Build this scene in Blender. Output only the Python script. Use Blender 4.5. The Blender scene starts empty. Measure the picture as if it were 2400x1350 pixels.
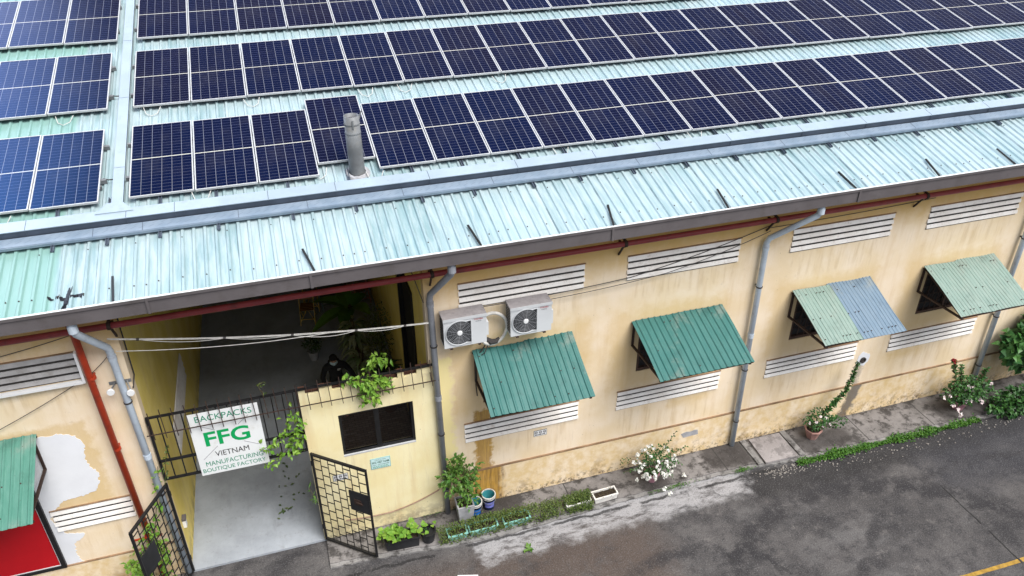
import bpy, math, random
from mathutils import Vector, Matrix
R = math.radians
random.seed(7)
S = bpy.context.scene
COL = S.collection

# ------------------------------------------------------------ camera, light
CAM = Vector((2.8851, -11.5926, 12.5983))
yaw, pit, roll, FPX = 0.3034, 0.5484, -0.0045, 1847.24
fw = Vector((math.sin(yaw)*math.cos(pit), math.cos(yaw)*math.cos(pit), -math.sin(pit)))
rt = Vector((math.cos(yaw), -math.sin(yaw), 0)); up = rt.cross(fw)
r2 = rt*math.cos(roll) + up*math.sin(roll); u2 = -rt*math.sin(roll) + up*math.cos(roll)
cd = bpy.data.cameras.new('camera'); cam = bpy.data.objects.new('camera', cd); COL.objects.link(cam)
M = Matrix((r2, u2, -fw)).transposed().to_4x4(); M.translation = CAM
cam.matrix_world = M
cd.sensor_width = 36; cd.lens = FPX/2400*36; cd.clip_end = 1000; cd.clip_start = .1
S.camera = cam

SUN_EL, SUN_AZ = R(58), R(148)          # veiled sun high in front of the building, to the right
sd = bpy.data.lights.new('sun', 'SUN'); sd.energy = 2.9; sd.angle = R(40); sd.color = (1, .975, .94)
sun = bpy.data.objects.new('sun', sd); COL.objects.link(sun)
sv = Vector((math.sin(SUN_AZ)*math.cos(SUN_EL), math.cos(SUN_AZ)*math.cos(SUN_EL), math.sin(SUN_EL)))
sun.rotation_euler = sv.to_track_quat('Z', 'Y').to_euler(); sun.location = sv*60
W = bpy.data.worlds.new('World'); S.world = W; W.use_nodes = True
wt = W.node_tree; wt.nodes.clear()
wo = wt.nodes.new('ShaderNodeOutputWorld'); bg = wt.nodes.new('ShaderNodeBackground')
sky = wt.nodes.new('ShaderNodeTexSky'); sky.sky_type = 'NISHITA'; sky.sun_disc = False
sky.sun_elevation = SUN_EL; sky.sun_rotation = SUN_AZ; sky.air_density = 1.0; sky.dust_density = 3.0; sky.ozone_density = 1.0
hs = wt.nodes.new('ShaderNodeHueSaturation'); hs.inputs['Saturation'].default_value = .5
wt.links.new(sky.outputs[0], hs.inputs['Color'])
# veiled sky with uneven cloud and an added bright spot for the left panels' sheen
tcw = wt.nodes.new('ShaderNodeTexCoord'); nzw = wt.nodes.new('ShaderNodeTexNoise'); nzw.inputs['Scale'].default_value = 2.6; nzw.inputs['Detail'].default_value = 5
wt.links.new(tcw.outputs['Generated'], nzw.inputs['Vector'])
def wmap(sock, a, b, c, d):
    x = wt.nodes.new('ShaderNodeMapRange'); x.interpolation_type = 'SMOOTHSTEP'; wt.links.new(sock, x.inputs[0])
    for i, v in enumerate((a, b, c, d)): x.inputs[i+1].default_value = v
    return x.outputs[0]
dt = wt.nodes.new('ShaderNodeVectorMath'); dt.operation = 'DOT_PRODUCT'; wt.links.new(tcw.outputs['Generated'], dt.inputs[0])
dt.inputs[1].default_value = Vector((-.50, .63, .60)).normalized()
mw = wt.nodes.new('ShaderNodeMath'); mw.operation = 'MULTIPLY_ADD'
wt.links.new(wmap(dt.outputs['Value'], .925, .998, 0, 1), mw.inputs[0]); wt.links.new(wmap(nzw.outputs[0], .3, .7, 24.0, 46.0), mw.inputs[1]); wt.links.new(wmap(nzw.outputs[0], .35, .65, .75, 1.2), mw.inputs[2])
vw = wt.nodes.new('ShaderNodeVectorMath'); vw.operation = 'SCALE'; wt.links.new(hs.outputs[0], vw.inputs[0]); wt.links.new(mw.outputs[0], vw.inputs['Scale'])
wt.links.new(vw.outputs[0], bg.inputs[0]); bg.inputs[1].default_value = .085
wt.links.new(bg.outputs[0], wo.inputs[0])
S.view_settings.view_transform = 'Standard'; S.view_settings.look = 'None'
S.view_settings.exposure = 0.62; S.view_settings.gamma = 1

# ------------------------------------------------------------ node helpers
class NT:
    def __init__(s, name):
        s.m = bpy.data.materials.new(name); s.m.use_nodes = True
        s.t = s.m.node_tree; s.b = s.t.nodes['Principled BSDF']
        s._tc = None
    def n(s, ty, **k):
        x = s.t.nodes.new(ty)
        for a, v in k.items(): setattr(x, a, v)
        return x
    def L(s, a, b):
        if hasattr(a, 'links') or isinstance(a, bpy.types.NodeSocket): s.t.links.new(a, b)
        else:
            try: b.default_value = a
            except Exception: b.default_value = (*a, 1) if len(a) == 3 else a
    def tc(s, w='Object'):
        if not s._tc: s._tc = s.n('ShaderNodeTexCoord')
        return s._tc.outputs[w]
    def xyz(s, v=None):
        x = s.n('ShaderNodeSeparateXYZ'); s.L(v or s.tc(), x.inputs[0]); return x.outputs
    def math(s, op, a, b=0, c=0):
        x = s.n('ShaderNodeMath', operation=op); s.L(a, x.inputs[0]); s.L(b, x.inputs[1]); s.L(c, x.inputs[2]); return x.outputs[0]
    def vmul(s, v, k):
        x = s.n('ShaderNodeVectorMath', operation='MULTIPLY'); s.L(v, x.inputs[0]); x.inputs[1].default_value = k; return x.outputs[0]
    def noise(s, sc, det=4, rough=.55, vec=None, stretch=None):
        v = vec or s.tc()
        if stretch: v = s.vmul(v, stretch)
        x = s.n('ShaderNodeTexNoise'); s.L(v, x.inputs['Vector'])
        x.inputs['Scale'].default_value = sc; x.inputs['Detail'].default_value = det; x.inputs['Roughness'].default_value = rough
        return x.outputs[0]
    def ss(s, v, a, b):
        x = s.n('ShaderNodeMapRange', interpolation_type='SMOOTHSTEP')
        s.L(v, x.inputs[0])
        if a < b: lo, hi, t0, t1 = a, b, 0, 1
        else: lo, hi, t0, t1 = b, a, 1, 0
        x.inputs[1].default_value = lo; x.inputs[2].default_value = hi; x.inputs[3].default_value = t0; x.inputs[4].default_value = t1
        return x.outputs[0]
    def mix(s, f, a, b, blend='MIX'):
        x = s.n('ShaderNodeMix', data_type='RGBA', blend_type=blend)
        s.L(f, x.inputs[0]); s.L(a, x.inputs[6]); s.L(b, x.inputs[7]); return x.outputs[2]
    def mul(s, *a):
        o = a[0]
        for k in a[1:]: o = s.math('MULTIPLY', o, k)
        return o
    def box(s, u, v, u0, u1, v0, v1, e=.05):
        return s.mul(s.ss(u, u0-e, u0+e), s.ss(u, u1+e, u1-e), s.ss(v, v0-e, v0+e), s.ss(v, v1+e, v1-e))
    def bump(s, h, st=.3, d=.01):
        x = s.n('ShaderNodeBump'); x.inputs['Strength'].default_value = st; x.inputs['Distance'].default_value = d
        s.L(h, x.inputs['Height']); s.t.links.new(x.outputs[0], s.b.inputs['Normal'])
    def out(s, col, rough=.7, metal=0, spec=.5):
        s.L(col, s.b.inputs['Base Color']); s.L(rough, s.b.inputs['Roughness']); s.b.inputs['Metallic'].default_value = metal
        s.b.inputs['Specular IOR Level'].default_value = spec
        return s.m

def plain(name, c, rough=.6, metal=0, var=.25, sc=6, dirt=None, dsc=2.5, bump=0, spec=.4):
    n = NT(name)
    a = n.noise(sc, 5, .6)
    col = n.mix(n.ss(a, .3, .7), tuple(x*(1-var) for x in c), tuple(min(1, x*(1+var*.6)) for x in c))
    if dirt:
        col = n.mix(n.mul(n.ss(n.noise(dsc, 8, .7), .5, .72), .75), col, dirt)
    if bump: n.bump(n.noise(sc*8, 4), bump, .005)
    return n.out(col, rough, metal, spec)

def leafmat(name, a, b, rough=.45):
    n = NT(name)
    g = n.n('ShaderNodeNewGeometry')
    col = n.mix(g.outputs['Random Per Island'], a, b)
    n.out(col, rough, 0, .35)
    n.b.inputs['Subsurface Weight'].default_value = 0
    return n.m

# ------------------------------------------------------------ materials
def make_wall(name, kind):
    n = NT(name); o = n.xyz(); x, y, z = o[0], o[1], o[2]
    w = n.noise(1.1, 6, .6); w2 = n.noise(5, 6, .65); fine = n.noise(40, 3)
    wx = n.math('ADD', x, n.math('MULTIPLY', n.math('SUBTRACT', w2, .5), .5))
    wz = n.math('ADD', z, n.math('MULTIPLY', n.math('SUBTRACT', w2, .5), .45))
    cream = n.mix(n.ss(w, .35, .65), (.81, .655, .44), (.87, .735, .565))
    if kind == 'bright': cream = n.mix(n.ss(w, .35, .65), (.82, .71, .40), (.86, .78, .50))
    if kind == 'alley': cream = n.mix(n.ss(w, .35, .65), (.76, .60, .15), (.84, .69, .23))
    streak = n.noise(3, 6, .6, stretch=(1.6, 1.6, .18)); str2 = n.noise(7, 7, .7, stretch=(1.8, 1.8, .10))
    col = n.mix(n.mul(n.ss(streak, .47, .72), .3), cream, (.64, .45, .22))
    col = n.mix(n.mul(n.ss(str2, .56, .68), n.ss(w, .42, .6), .25), col, (.42, .32, .21))
    if kind in ('wall', 'left'):
        drip = None
        for x0, x1, z0, z1 in (((5.6,7.8,4.4,4.9),(8.9,11.1,4.5,4.9),(12.5,14.7,4.3,4.9),(15.8,18,4.4,4.9),(5.7,7.8,1.2,1.72),(8.9,11.1,1.0,1.72),(12.5,14.6,1.2,1.72),(15.7,18,1.1,1.72)) if kind == 'wall' else ((-1.8,-.7,1.2,1.7),(-4,-.7,4.4,4.84))):
            q = n.box(wx, wz, x0, x1, z0, z1, .12); drip = q if drip is None else n.math('MAXIMUM', drip, q)
        col = n.mix(n.mul(drip, n.ss(n.noise(6, 6, .65, stretch=(1.3, 1.3, .14)), .46, .66), .42), col, (.58, .42, .22))
    col = n.mix(n.mul(n.ss(n.noise(2.4, 8, .72), .61, .68), .3), col, (.52, .41, .28))
    ochre = (.66, .42, .12)  # unfaded paint below the eave, with some eave shade put into the colour
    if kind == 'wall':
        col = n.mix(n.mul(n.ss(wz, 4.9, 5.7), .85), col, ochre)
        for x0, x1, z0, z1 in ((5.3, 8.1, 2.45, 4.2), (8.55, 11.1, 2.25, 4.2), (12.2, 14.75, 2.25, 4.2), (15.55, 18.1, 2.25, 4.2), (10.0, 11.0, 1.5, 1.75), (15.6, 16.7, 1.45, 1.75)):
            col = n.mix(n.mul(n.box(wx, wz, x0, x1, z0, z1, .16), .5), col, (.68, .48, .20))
        pale = n.box(wx, wz, 5.0, 5.32, .2, 3.9, .06)
        col = n.mix(n.mul(pale, .9), col, (.86, .74, .36))
        # rust run below the air conditioners
        col = n.mix(n.mul(n.box(wx, wz, 5.72, 6.06, .9, 2.5, .05), .85), col, n.mix(n.ss(n.noise(6, 5, .6, stretch=(3, 3, .3)), .3, .7), (.30, .15, .015), (.52, .30, .04)))
        # grey seep and white patch
        col = n.mix(n.mul(n.box(wx, wz, 14.87, 15.05, .9, 1.6, .06), .6), col, (.25, .22, .2))
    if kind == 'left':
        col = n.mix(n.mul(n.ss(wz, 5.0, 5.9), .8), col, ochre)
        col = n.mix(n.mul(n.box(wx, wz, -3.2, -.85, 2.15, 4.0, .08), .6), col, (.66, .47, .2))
    if kind == 'plinth':
        col = n.mix(n.mul(n.ss(w2, .35, .65), .6), col, (.66, .46, .18))
        col = n.mix(n.mul(n.box(wx, wz, 5.6, 6.25, -.1, 1.0, .1), .9), col, n.mix(n.ss(n.noise(6, 5, .6, stretch=(3, 3, .3)), .3, .7), (.16, .08, .01), (.52, .28, .03)))
        lean = n.math('ADD', wx, n.math('MULTIPLY', z, -.25))
        col = n.mix(n.mul(n.box(lean, wz, 14.66, 14.95, -.2, 1.1, .07), .85), col, (.10, .095, .095))
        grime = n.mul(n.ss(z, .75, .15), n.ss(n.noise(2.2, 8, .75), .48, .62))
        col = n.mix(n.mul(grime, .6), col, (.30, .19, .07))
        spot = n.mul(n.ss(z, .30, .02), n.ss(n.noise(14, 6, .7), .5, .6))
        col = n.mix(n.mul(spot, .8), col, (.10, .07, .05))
    else:
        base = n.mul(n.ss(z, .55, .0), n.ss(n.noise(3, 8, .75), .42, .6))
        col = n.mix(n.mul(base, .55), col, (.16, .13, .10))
    speck = n.ss(n.noise(22, 3, .5), .73, .76)
    col = n.mix(n.mul(speck, .6), col, (.12, .08, .05))
    n.bump(n.math('ADD', n.math('MULTIPLY', w2, .6), n.math('MULTIPLY', fine, .25)), .35, .02)
    return n.out(col, .85, 0, .2)

def make_roof():
    n = NT('painted_steel_roof'); o = n.xyz(); x, y = o[0], o[1]
    sh = n.math('FLOOR', n.math('DIVIDE', x, 1.02))
    wn = n.n('ShaderNodeTexWhiteNoise', noise_dimensions='1D'); n.L(sh, wn.inputs['W'])
    st = n.noise(4, 6, .65, stretch=(3, .25, 1)); pt = n.noise(.9, 6, .6)
    col = n.mix(n.ss(st, .32, .68), (.205, .322, .345), (.36, .455, .477))
    col = n.mix(n.mul(wn.outputs[0], .35), col, (.52, .60, .635))
    col = n.mix(n.mul(n.ss(pt, .45, .75), .3), col, (.30, .45, .48))
    col = n.mix(n.mul(n.ss(x, -.50, -.60), .8), col, (.20, .375, .335))
    ph = n.math('FRACT', n.math('DIVIDE', x, 1.02))
    seam = n.math('ADD', n.ss(ph, .014, .004), n.ss(ph, .986, .996))
    col = n.mix(n.mul(seam, n.ss(n.noise(2, 4), .42, .65), .6), col, (.10, .14, .15))
    sp = n.ss(n.noise(30, 3, .6), .68, .74)
    col = n.mix(n.mul(sp, .18), col, (.22, .26, .26))
    n.bump(st, .08, .01)
    return n.out(col, .5, 0, .4)

def make_panel():
    n = NT('photovoltaic_cells'); uv = n.xyz(n.tc('UV')); u, v = uv[0], uv[1]
    def lines(c, cnt, w):
        f = n.math('FRACT', n.math('MULTIPLY', c, cnt)); d = n.math('MINIMUM', f, n.math('SUBTRACT', 1, f))
        return n.ss(d, w*cnt*1.25, w*cnt*.75)
    vert = lines(u, 6, .0036); hor = lines(v, 24, .0012)
    mid = n.ss(n.math('ABSOLUTE', n.math('SUBTRACT', v, .5)), .0062, .0042)
    fin = n.math('FRACT', n.math('MULTIPLY', u, 60)); fin = n.ss(n.math('ABSOLUTE', n.math('SUBTRACT', fin, .5)), .12, .05)
    oi = n.n('ShaderNodeObjectInfo'); rnd = oi.outputs['Random']
    cell = n.n('ShaderNodeTexWhiteNoise', noise_dimensions='3D')
    cv = n.n('ShaderNodeCombineXYZ'); n.L(n.math('FLOOR', n.math('MULTIPLY', u, 6)), cv.inputs[0]); n.L(n.math('FLOOR', n.math('MULTIPLY', v, 2)), cv.inputs[1]); n.L(rnd, cv.inputs[2])
    n.L(cv.outputs[0], cell.inputs['Vector'])
    base = n.mix(rnd, (.0025, .004, .022), (.006, .0045, .015))
    base = n.mix(n.mul(cell.outputs[0], .5), base, (.0025, .006, .032))
    base = n.mix(n.mul(fin, .10), base, (.06, .07, .11))
    g = n.mul(hor, .42); col = n.mix(g, base, (.22, .23, .34))
    col = n.mix(n.mul(vert, .62), col, (.30, .31, .36)); col = n.mix(mid, col, (.52, .51, .46))
    col = n.mix(n.mul(n.ss(n.noise(1.3, 5, .6), .5, .8), .05), col, (.3, .28, .25))
    n.out(col, .10, 0, .5)
    n.b.inputs['IOR'].default_value = 1.6; n.b.inputs['Thin Film Thickness'].default_value = 160; n.b.inputs['Thin Film IOR'].default_value = 1.32
    return n.m

def make_road():
    n = NT('worn_asphalt'); o = n.xyz(); x, y = o[0], o[1]
    big = n.noise(.55, 8, .68); mid = n.noise(1.7, 8, .7); agg = n.noise(38, 4, .75); agg2 = n.noise(90, 2, .6)
    wy = n.math('ADD', y, n.math('MULTIPLY', n.math('SUBTRACT', mid, .5), .9)); wx = n.math('ADD', x, n.math('MULTIPLY', n.math('SUBTRACT', mid, .5), 1.6))
    rough2 = n.noise(.9, 9, .74); rough3 = n.noise(3.2, 9, .76); swirl = n.noise(.8, 7, .68, stretch=(.55, 1.5, 1))
    col = n.mix(n.ss(big, .32, .66), (.062, .059, .06), (.112, .106, .105))
    col = n.mix(n.mul(n.ss(rough2, .44, .66), .78), col, (.034, .033, .036))
    col = n.mix(n.mul(n.ss(swirl, .50, .68), .55), col, (.16, .155, .155))
    col = n.mix(n.mul(n.ss(rough3, .50, .63), .6), col, (.032, .031, .034))
    col = n.mix(n.mul(n.ss(rough3, .44, .34), .45), col, (.19, .178, .17))
    # brown earth by the entrance
    col = n.mix(n.mul(n.box(wx, wy, 3.6, 9.0, -3.6, -1.35, .45), n.ss(mid, .25, .55), .75), col, (.095, .07, .057))
    # cement wash along the kerb
    wash = n.mul(n.box(wx, wy, 5.4, 11.6, -1.52, -.6, .14), n.ss(n.noise(4.5, 8, .72, stretch=(.6, 1.6, 1)), .33, .56))
    col = n.mix(n.mul(wash, .95), col, (.36, .355, .365))
    # damp dark band beside the weeds
    col = n.mix(n.mul(n.box(wx, wy, 11.5, 21, -1.75, -.9, .2), .8), col, (.024, .023, .024))
    col = n.mix(n.mul(n.box(wx, wy, 15.5, 20.5, -2.9, -1.5, .4), .65), col, (.034, .035, .043))
    # tyre arcs
    arc = n.math('ABSOLUTE', n.math('SUBTRACT', n.math('LENGTH' if False else 'SQRT', n.math('ADD', n.math('POWER', n.math('SUBTRACT', wx, 13.0), 2), n.math('POWER', n.math('ADD', wy, 6.0), 2))), 4.1))
    col = n.mix(n.mul(n.ss(arc, .35, .08), n.ss(mid, .38, .52), .8), col, (.028, .027, .03))
    for ax, ay, rr_ in ((9.2, -4.6, 2.2), (16.5, -7.5, 5.4)):
        a2 = n.math('ABSOLUTE', n.math('SUBTRACT', n.math('SQRT', n.math('ADD', n.math('POWER', n.math('SUBTRACT', wx, ax), 2), n.math('POWER', n.math('SUBTRACT', wy, ay), 2))), rr_))
        col = n.mix(n.mul(n.ss(a2, .20, .04), n.ss(mid, .42, .54), .7), col, (.03, .029, .032))
    kx = n.math('ADD', y, n.math('MULTIPLY', n.math('SUBTRACT', n.noise(2.5, 7, .7), .5), .22))
    col = n.mix(n.mul(n.ss(n.math('ABSOLUTE', n.math('ADD', kx, 1.03)), .05, .02), n.ss(n.noise(1.6, 4), .4, .5), .85), col, (.022, .021, .021))
    col = n.mix(n.mul(n.ss(agg, .54, .66), .45), col, (.23, .227, .235))
    col = n.mix(n.mul(n.ss(agg, .47, .36), .6), col, (.028, .027, .03))
    wob = n.math('MULTIPLY', n.math('SUBTRACT', n.noise(3, 4), .5), .07)
    jx = n.math('ABSOLUTE', n.math('SUBTRACT', n.math('ADD', x, wob), 15.46))
    col = n.mix(n.mul(n.ss(jx, .022, .010), n.ss(y, -2.45, -2.7), n.ss(n.noise(2.2, 3), .36, .46)), col, (.02, .02, .02))
    jx2 = n.math('ABSOLUTE', n.math('SUBTRACT', n.math('ADD', x, n.math('MULTIPLY', wob, 2)), 10.1))
    col = n.mix(n.mul(n.ss(jx2, .03, .012), n.ss(n.noise(1.7, 3), .5, .6), .5), col, (.03, .03, .03))
    vo = n.n('ShaderNodeTexVoronoi', feature='DISTANCE_TO_EDGE'); vo.inputs['Scale'].default_value = .33
    wv = n.n('ShaderNodeVectorMath', operation='ADD'); n.L(n.tc(), wv.inputs[0])
    nz = n.n('ShaderNodeTexNoise'); n.L(n.tc(), nz.inputs['Vector']); nz.inputs['Scale'].default_value = 1.2; nz.inputs['Detail'].default_value = 5
    n.L(n.vmul(nz.outputs[1], (1.3, 1.3, 0)), wv.inputs[1]); n.L(wv.outputs[0], vo.inputs['Vector'])
    col = n.mix(n.mul(n.ss(vo.outputs[0], .008, .002), n.ss(big, .55, .62), .55), col, (.035, .034, .035))
    n.bump(n.math('ADD', agg, n.math('MULTIPLY', agg2, .4)), .38, .02)
    return n.out(col, .9, 0, .25)

def make_pave(name='pavement_concrete', a=(.15, .14, .135), b=(.245, .23, .225), dark=.9, joints=True):
    n = NT(name); o = n.xyz(); x, y = o[0], o[1]
    big = n.noise(1.0, 8, .68); mid = n.noise(3.3, 8, .72); fine = n.noise(34, 5, .72)
    col = n.mix(n.ss(big, .35, .65), a, b)
    col = n.mix(n.mul(n.ss(mid, .47, .60), dark), col, (.05, .046, .044)); col = n.mix(n.mul(n.ss(mid, .44, .34), .4), col, (.33, .31, .30))
    wx = n.math('ADD', x, n.math('MULTIPLY', n.math('SUBTRACT', mid, .5), .7)); wy = n.math('ADD', y, n.math('MULTIPLY', n.math('SUBTRACT', mid, .5), .6))
    if joints:
        for x0, x1, y0, y1, k in ((10.9, 12.0, -.75, .1, .85), (5.3, 6.6, -.6, .1, .85), (13.2, 14.6, -.9, -.35, .8), (9.2, 9.9, -.95, -.5, .8), (17.0, 18.6, -1.1, -.4, .7)):
            col = n.mix(n.mul(n.box(wx, wy, x0, x1, y0, y1, .12), k), col, (.045, .04, .038))
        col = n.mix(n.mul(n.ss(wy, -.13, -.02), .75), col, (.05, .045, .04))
        f = n.math('FRACT', n.math('DIVIDE', n.math('ADD', x, .55), 1.82)); f = n.math('ABSOLUTE', n.math('SUBTRACT', f, .5))
        col = n.mix(n.mul(n.ss(f, .010, .005), .85), col, (.04, .038, .036))
    col = n.mix(n.mul(n.ss(fine, .58, .72), .4), col, (.5, .48, .47))
    col = n.mix(n.mul(n.ss(fine, .42, .30), .5), col, (.06, .055, .055))
    n.bump(n.math('ADD', fine, mid), .4, .015)
    return n.out(col, .88, 0, .25)

def make_cement():
    n = NT('smooth_cement_floor'); o = n.xyz(); y = o[1]
    big = n.noise(.8, 7, .62); st = n.noise(2.2, 6, .6, stretch=(1.5, .4, 1)); fine = n.noise(30, 4, .7)
    col = n.mix(n.ss(big, .3, .7), (.285, .31, .345), (.42, .455, .50))
    col = n.mix(n.mul(n.ss(st, .5, .72), .4), col, (.22, .235, .255))
    col = n.mix(n.mul(n.ss(fine, .60, .70), .45), col, (.12, .12, .12)); col = n.mix(n.mul(n.ss(n.noise(5, 8, .72), .54, .66), .35), col, (.22, .22, .225))
    n.bump(fine, .1, .004)
    return n.out(col, .55, 0, .35)

def make_sheet(name, c, fade, holes=True):
    n = NT(name); o = n.xyz()
    st = n.noise(5, 6, .65, stretch=(2.5, .5, 1)); pt = n.noise(2.4, 6, .65)
    col = n.mix(n.mul(n.ss(st, .38, .7), .45), c, fade)
    col = n.mix(n.mul(n.ss(pt, .5, .72), .5), col, tuple(k*.55 for k in c)); col = n.mix(n.mul(n.ss(n.noise(1.6, 7, .7), .52, .7), .45), col, (.30, .31, .27))
    col = n.mix(n.mul(n.ss(n.noise(26, 3, .6), .68, .73), .5), col, (.07, .08, .07))
    return n.out(col, .5, 0, .4)

def make_vent(name, brown=.5):
    n = NT(name); o = n.xyz(); x, z = o[0], o[2]
    a = n.noise(9, 7, .7); b = n.noise(2.0, 4)
    col = n.mix(n.ss(b, .35, .65), (.90, .88, .85), (.80, .76, .72))
    col = n.mix(n.mul(n.ss(a, .52, .78), .6), col, (.42, .34, .28)); col = n.mix(n.mul(n.ss(n.noise(40, 4, .7), .62, .68), .5), col, (.25, .2, .17))
    return n.out(col, .8, 0, .2)

def make_brick():
    n = NT('dark_brick_paving'); b = n.n('ShaderNodeTexBrick'); n.L(n.tc(), b.inputs['Vector'])
    b.inputs['Scale'].default_value = 3.2; b.inputs['Color1'].default_value = (.13, .09, .07, 1); b.inputs['Color2'].default_value = (.2, .16, .14, 1); b.inputs['Mortar'].default_value = (.05, .05, .05, 1)
    return n.out(b.outputs[0], .85)

MAT = {}
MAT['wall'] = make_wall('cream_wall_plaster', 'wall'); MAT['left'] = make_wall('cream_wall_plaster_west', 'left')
MAT['plinth'] = make_wall('plinth_plaster', 'plinth'); MAT['bright'] = make_wall('pale_yellow_plaster', 'bright'); MAT['alley'] = make_wall('mustard_plaster', 'alley')
MAT['roof'] = make_roof(); MAT['cells'] = make_panel(); MAT['road'] = make_road(); MAT['pave'] = make_pave(); MAT['cement'] = make_cement()
MAT['slab'] = make_pave('cover_slab_concrete', (.27, .25, .25), (.35, .325, .325), .45, False)
MAT['kerb'] = make_pave('kerb_concrete', (.17, .165, .16), (.29, .28, .275), .8, False)
MAT['brick'] = make_brick()
MAT['teal'] = make_sheet('teal_sheet', (.036, .15, .138), (.072, .195, .178)); MAT['teal_light'] = make_sheet('light_teal_sheet', (.075, .225, .175), (.13, .29, .24))
MAT['pale_green'] = make_sheet('pale_green_sheet', (.215, .31, .275), (.31, .375, .335)); MAT['grey_blue'] = make_sheet('grey_blue_sheet', (.15, .225, .305), (.21, .28, .35))
MAT['vent'] = make_vent('whitewashed_concrete')
MAT['vent_grey'] = plain('grimy_grey_concrete', (.42, .41, .41), .8, 0, .15, 4, (.25, .22, .2), 6)
MAT['brown_line'] = plain('brown_grime_and_shade', (.28, .175, .10), .85, 0, .4, 3, (.1, .07, .05), 6)  # grime on louvre tops; grime and painted shade along the plinth
MAT['alu'] = plain('white_aluminium', (.52, .53, .54), .4, 0, .08)
MAT['dark_gap'] = plain('dark_recess', (.03, .03, .032), .9, 0, .2)
MAT['slot'] = plain('vent_slot_shadow_gap', (.05, .045, .042), .9, 0, .3)
MAT['gutter'] = plain('grey_brown_gutter_paint', (.120, .108, .112), .5, 0, .12, 2, (.075, .065, .06))
MAT['flash'] = plain('white_flashing_lit_lip', (.78, .80, .80), .5, 0, .1, 3, (.35, .33, .3), 5)
MAT['redpipe'] = plain('dull_red_pipe_paint', (.30, .046, .05), .45, 0, .25, 3, (.09, .03, .028), 3)
MAT['dusty_red'] = plain('rust_red_pipe_paint', (.40, .04, .013), .45, 0, .2, 3, (.19, .03, .015), 4)
MAT['pvc'] = plain('pale_blue_pvc', (.53, .61, .70), .45, 0, .12, 2, (.32, .33, .37), 3)
MAT['pvc_grey'] = plain('grey_pvc', (.27, .285, .32), .45, 0, .15, 2, (.15, .15, .16), 3)
MAT['tray'] = plain('pale_blue_grey_tray', (.34, .42, .49), .45, 0, .1, 2, (.28, .34, .38), 4)
def make_checker():
    n = NT('blue_grey_checker_plate'); o = n.xyz(); x, y = o[0], o[1]
    def dash(off, y0):
        u = n.math('SUBTRACT', n.math('ADD', x, off), n.math('MULTIPLY', y, 1.6)); f = n.math('ABSOLUTE', n.math('SUBTRACT', n.math('FRACT', n.math('DIVIDE', u, .135)), .5))
        return n.mul(n.ss(f, .09, .05), n.ss(n.math('ABSOLUTE', n.math('SUBTRACT', y, y0)), .032, .022))
    d = n.math('MAXIMUM', dash(0, -.142), dash(.07, -.065))
    col = n.mix(n.ss(n.noise(4, 5), .3, .7), (.19, .255, .335), (.245, .31, .39)); col = n.mix(n.mul(d, .6), col, (.14, .18, .24))
    return n.out(col, .45)
MAT['checker'] = make_checker()
MAT['tray_dark'] = plain('slate_rails_shaded_sides', (.075, .095, .13), .5, 0, .2, 3)  # tray sides carry their shade as dark colour; joints and rails share it
MAT['black'] = plain('black_iron', (.012, .012, .013), .5, 0, .3)
MAT['rust'] = plain('dark_brown_iron', (.045, .026, .02), .7, 0, .3, 12)
MAT['galv'] = plain('dull_galvanised_steel', (.195, .205, .215), .6, .1, .3, 3, (.17, .155, .13), 4)
MAT['acwhite'] = plain('off_white_casing', (.60, .62, .64), .4, 0, .06, 2)
MAT['actop'] = plain('dusty_casing_top', (.33, .31, .32), .7, 0, .15, 8, (.2, .19, .19), 6)
MAT['acdark'] = plain('fan_grille_dark', (.03, .031, .034), .5)
MAT['acgrey'] = plain('fan_grille_wire', (.25, .26, .28), .5)
MAT['white'] = plain('white_paint', (.80, .81, .82), .5, 0, .04, 2)
MAT['sign_board'] = plain('weathered_sign_board', (.80, .825, .83), .5, 0, .05, 1.5, (.62, .62, .58), 3)
MAT['patch'] = plain('fresh_white_paint', (.80, .82, .86), .7, 0, .06, 1.2)
MAT['sign_green'] = plain('bright_green_ink', (.0, .36, .10), .5, 0, .05)
MAT['sign_teal'] = plain('teal_green_ink', (.02, .26, .15), .5, 0, .05)
MAT['dark_green_ink'] = plain('dark_green_ink', (.0, .09, .06), .5, 0, .05)
MAT['ink'] = plain('black_ink', (.015, .013, .015), .5, 0, .05)
MAT['red_ink'] = plain('red_ink', (.45, .01, .02), .5, 0, .05)
MAT['plaque'] = plain('pale_teal_plaque', (.56, .76, .76), .4, 0, .04)
MAT['plaque_edge'] = plain('teal_plaque_border', (.26, .48, .50), .4, 0, .05)
MAT['red_board'] = plain('red_board', (.50, .005, .012), .4, 0, .08, 1.5)
MAT['cable'] = plain('white_cable', (.62, .61, .58), .5, 0, .2, 9)
MAT['wire'] = plain('dark_wire', (.05, .045, .045), .6)
MAT['brown_hose'] = plain('brown_hose', (.30, .19, .14), .6, 0, .2)
MAT['wood_dark'] = plain('dark_window_wood', (.075, .04, .028), .7, 0, .3, 9)
MAT['soil'] = plain('potting_soil', (.035, .024, .016), .95, 0, .4, 18, None, 2, .6)
MAT['pink_pot'] = plain('pink_plastic_pot', (.44, .22, .27), .5, 0, .15, 4, (.25, .16, .15), 8)
MAT['pink_pot_worn'] = plain('worn_clay_pink_pot', (.42, .235, .205), .6, 0, .2, 6, (.2, .13, .11), 9)
MAT['concrete_pot'] = plain('pale_concrete_pot', (.38, .38, .40), .8, 0, .18, 7, (.2, .2, .2), 9)
MAT['black_plastic'] = plain('black_plastic', (.018, .019, .022), .45, 0, .3)
MAT['teal_plastic'] = plain('mint_plastic', (.26, .56, .50), .5, 0, .15, 5, (.16, .3, .26), 6)
MAT['white_plastic'] = plain('white_plastic', (.74, .73, .70), .5, 0, .12, 5, (.35, .3, .25), 9)
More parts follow.
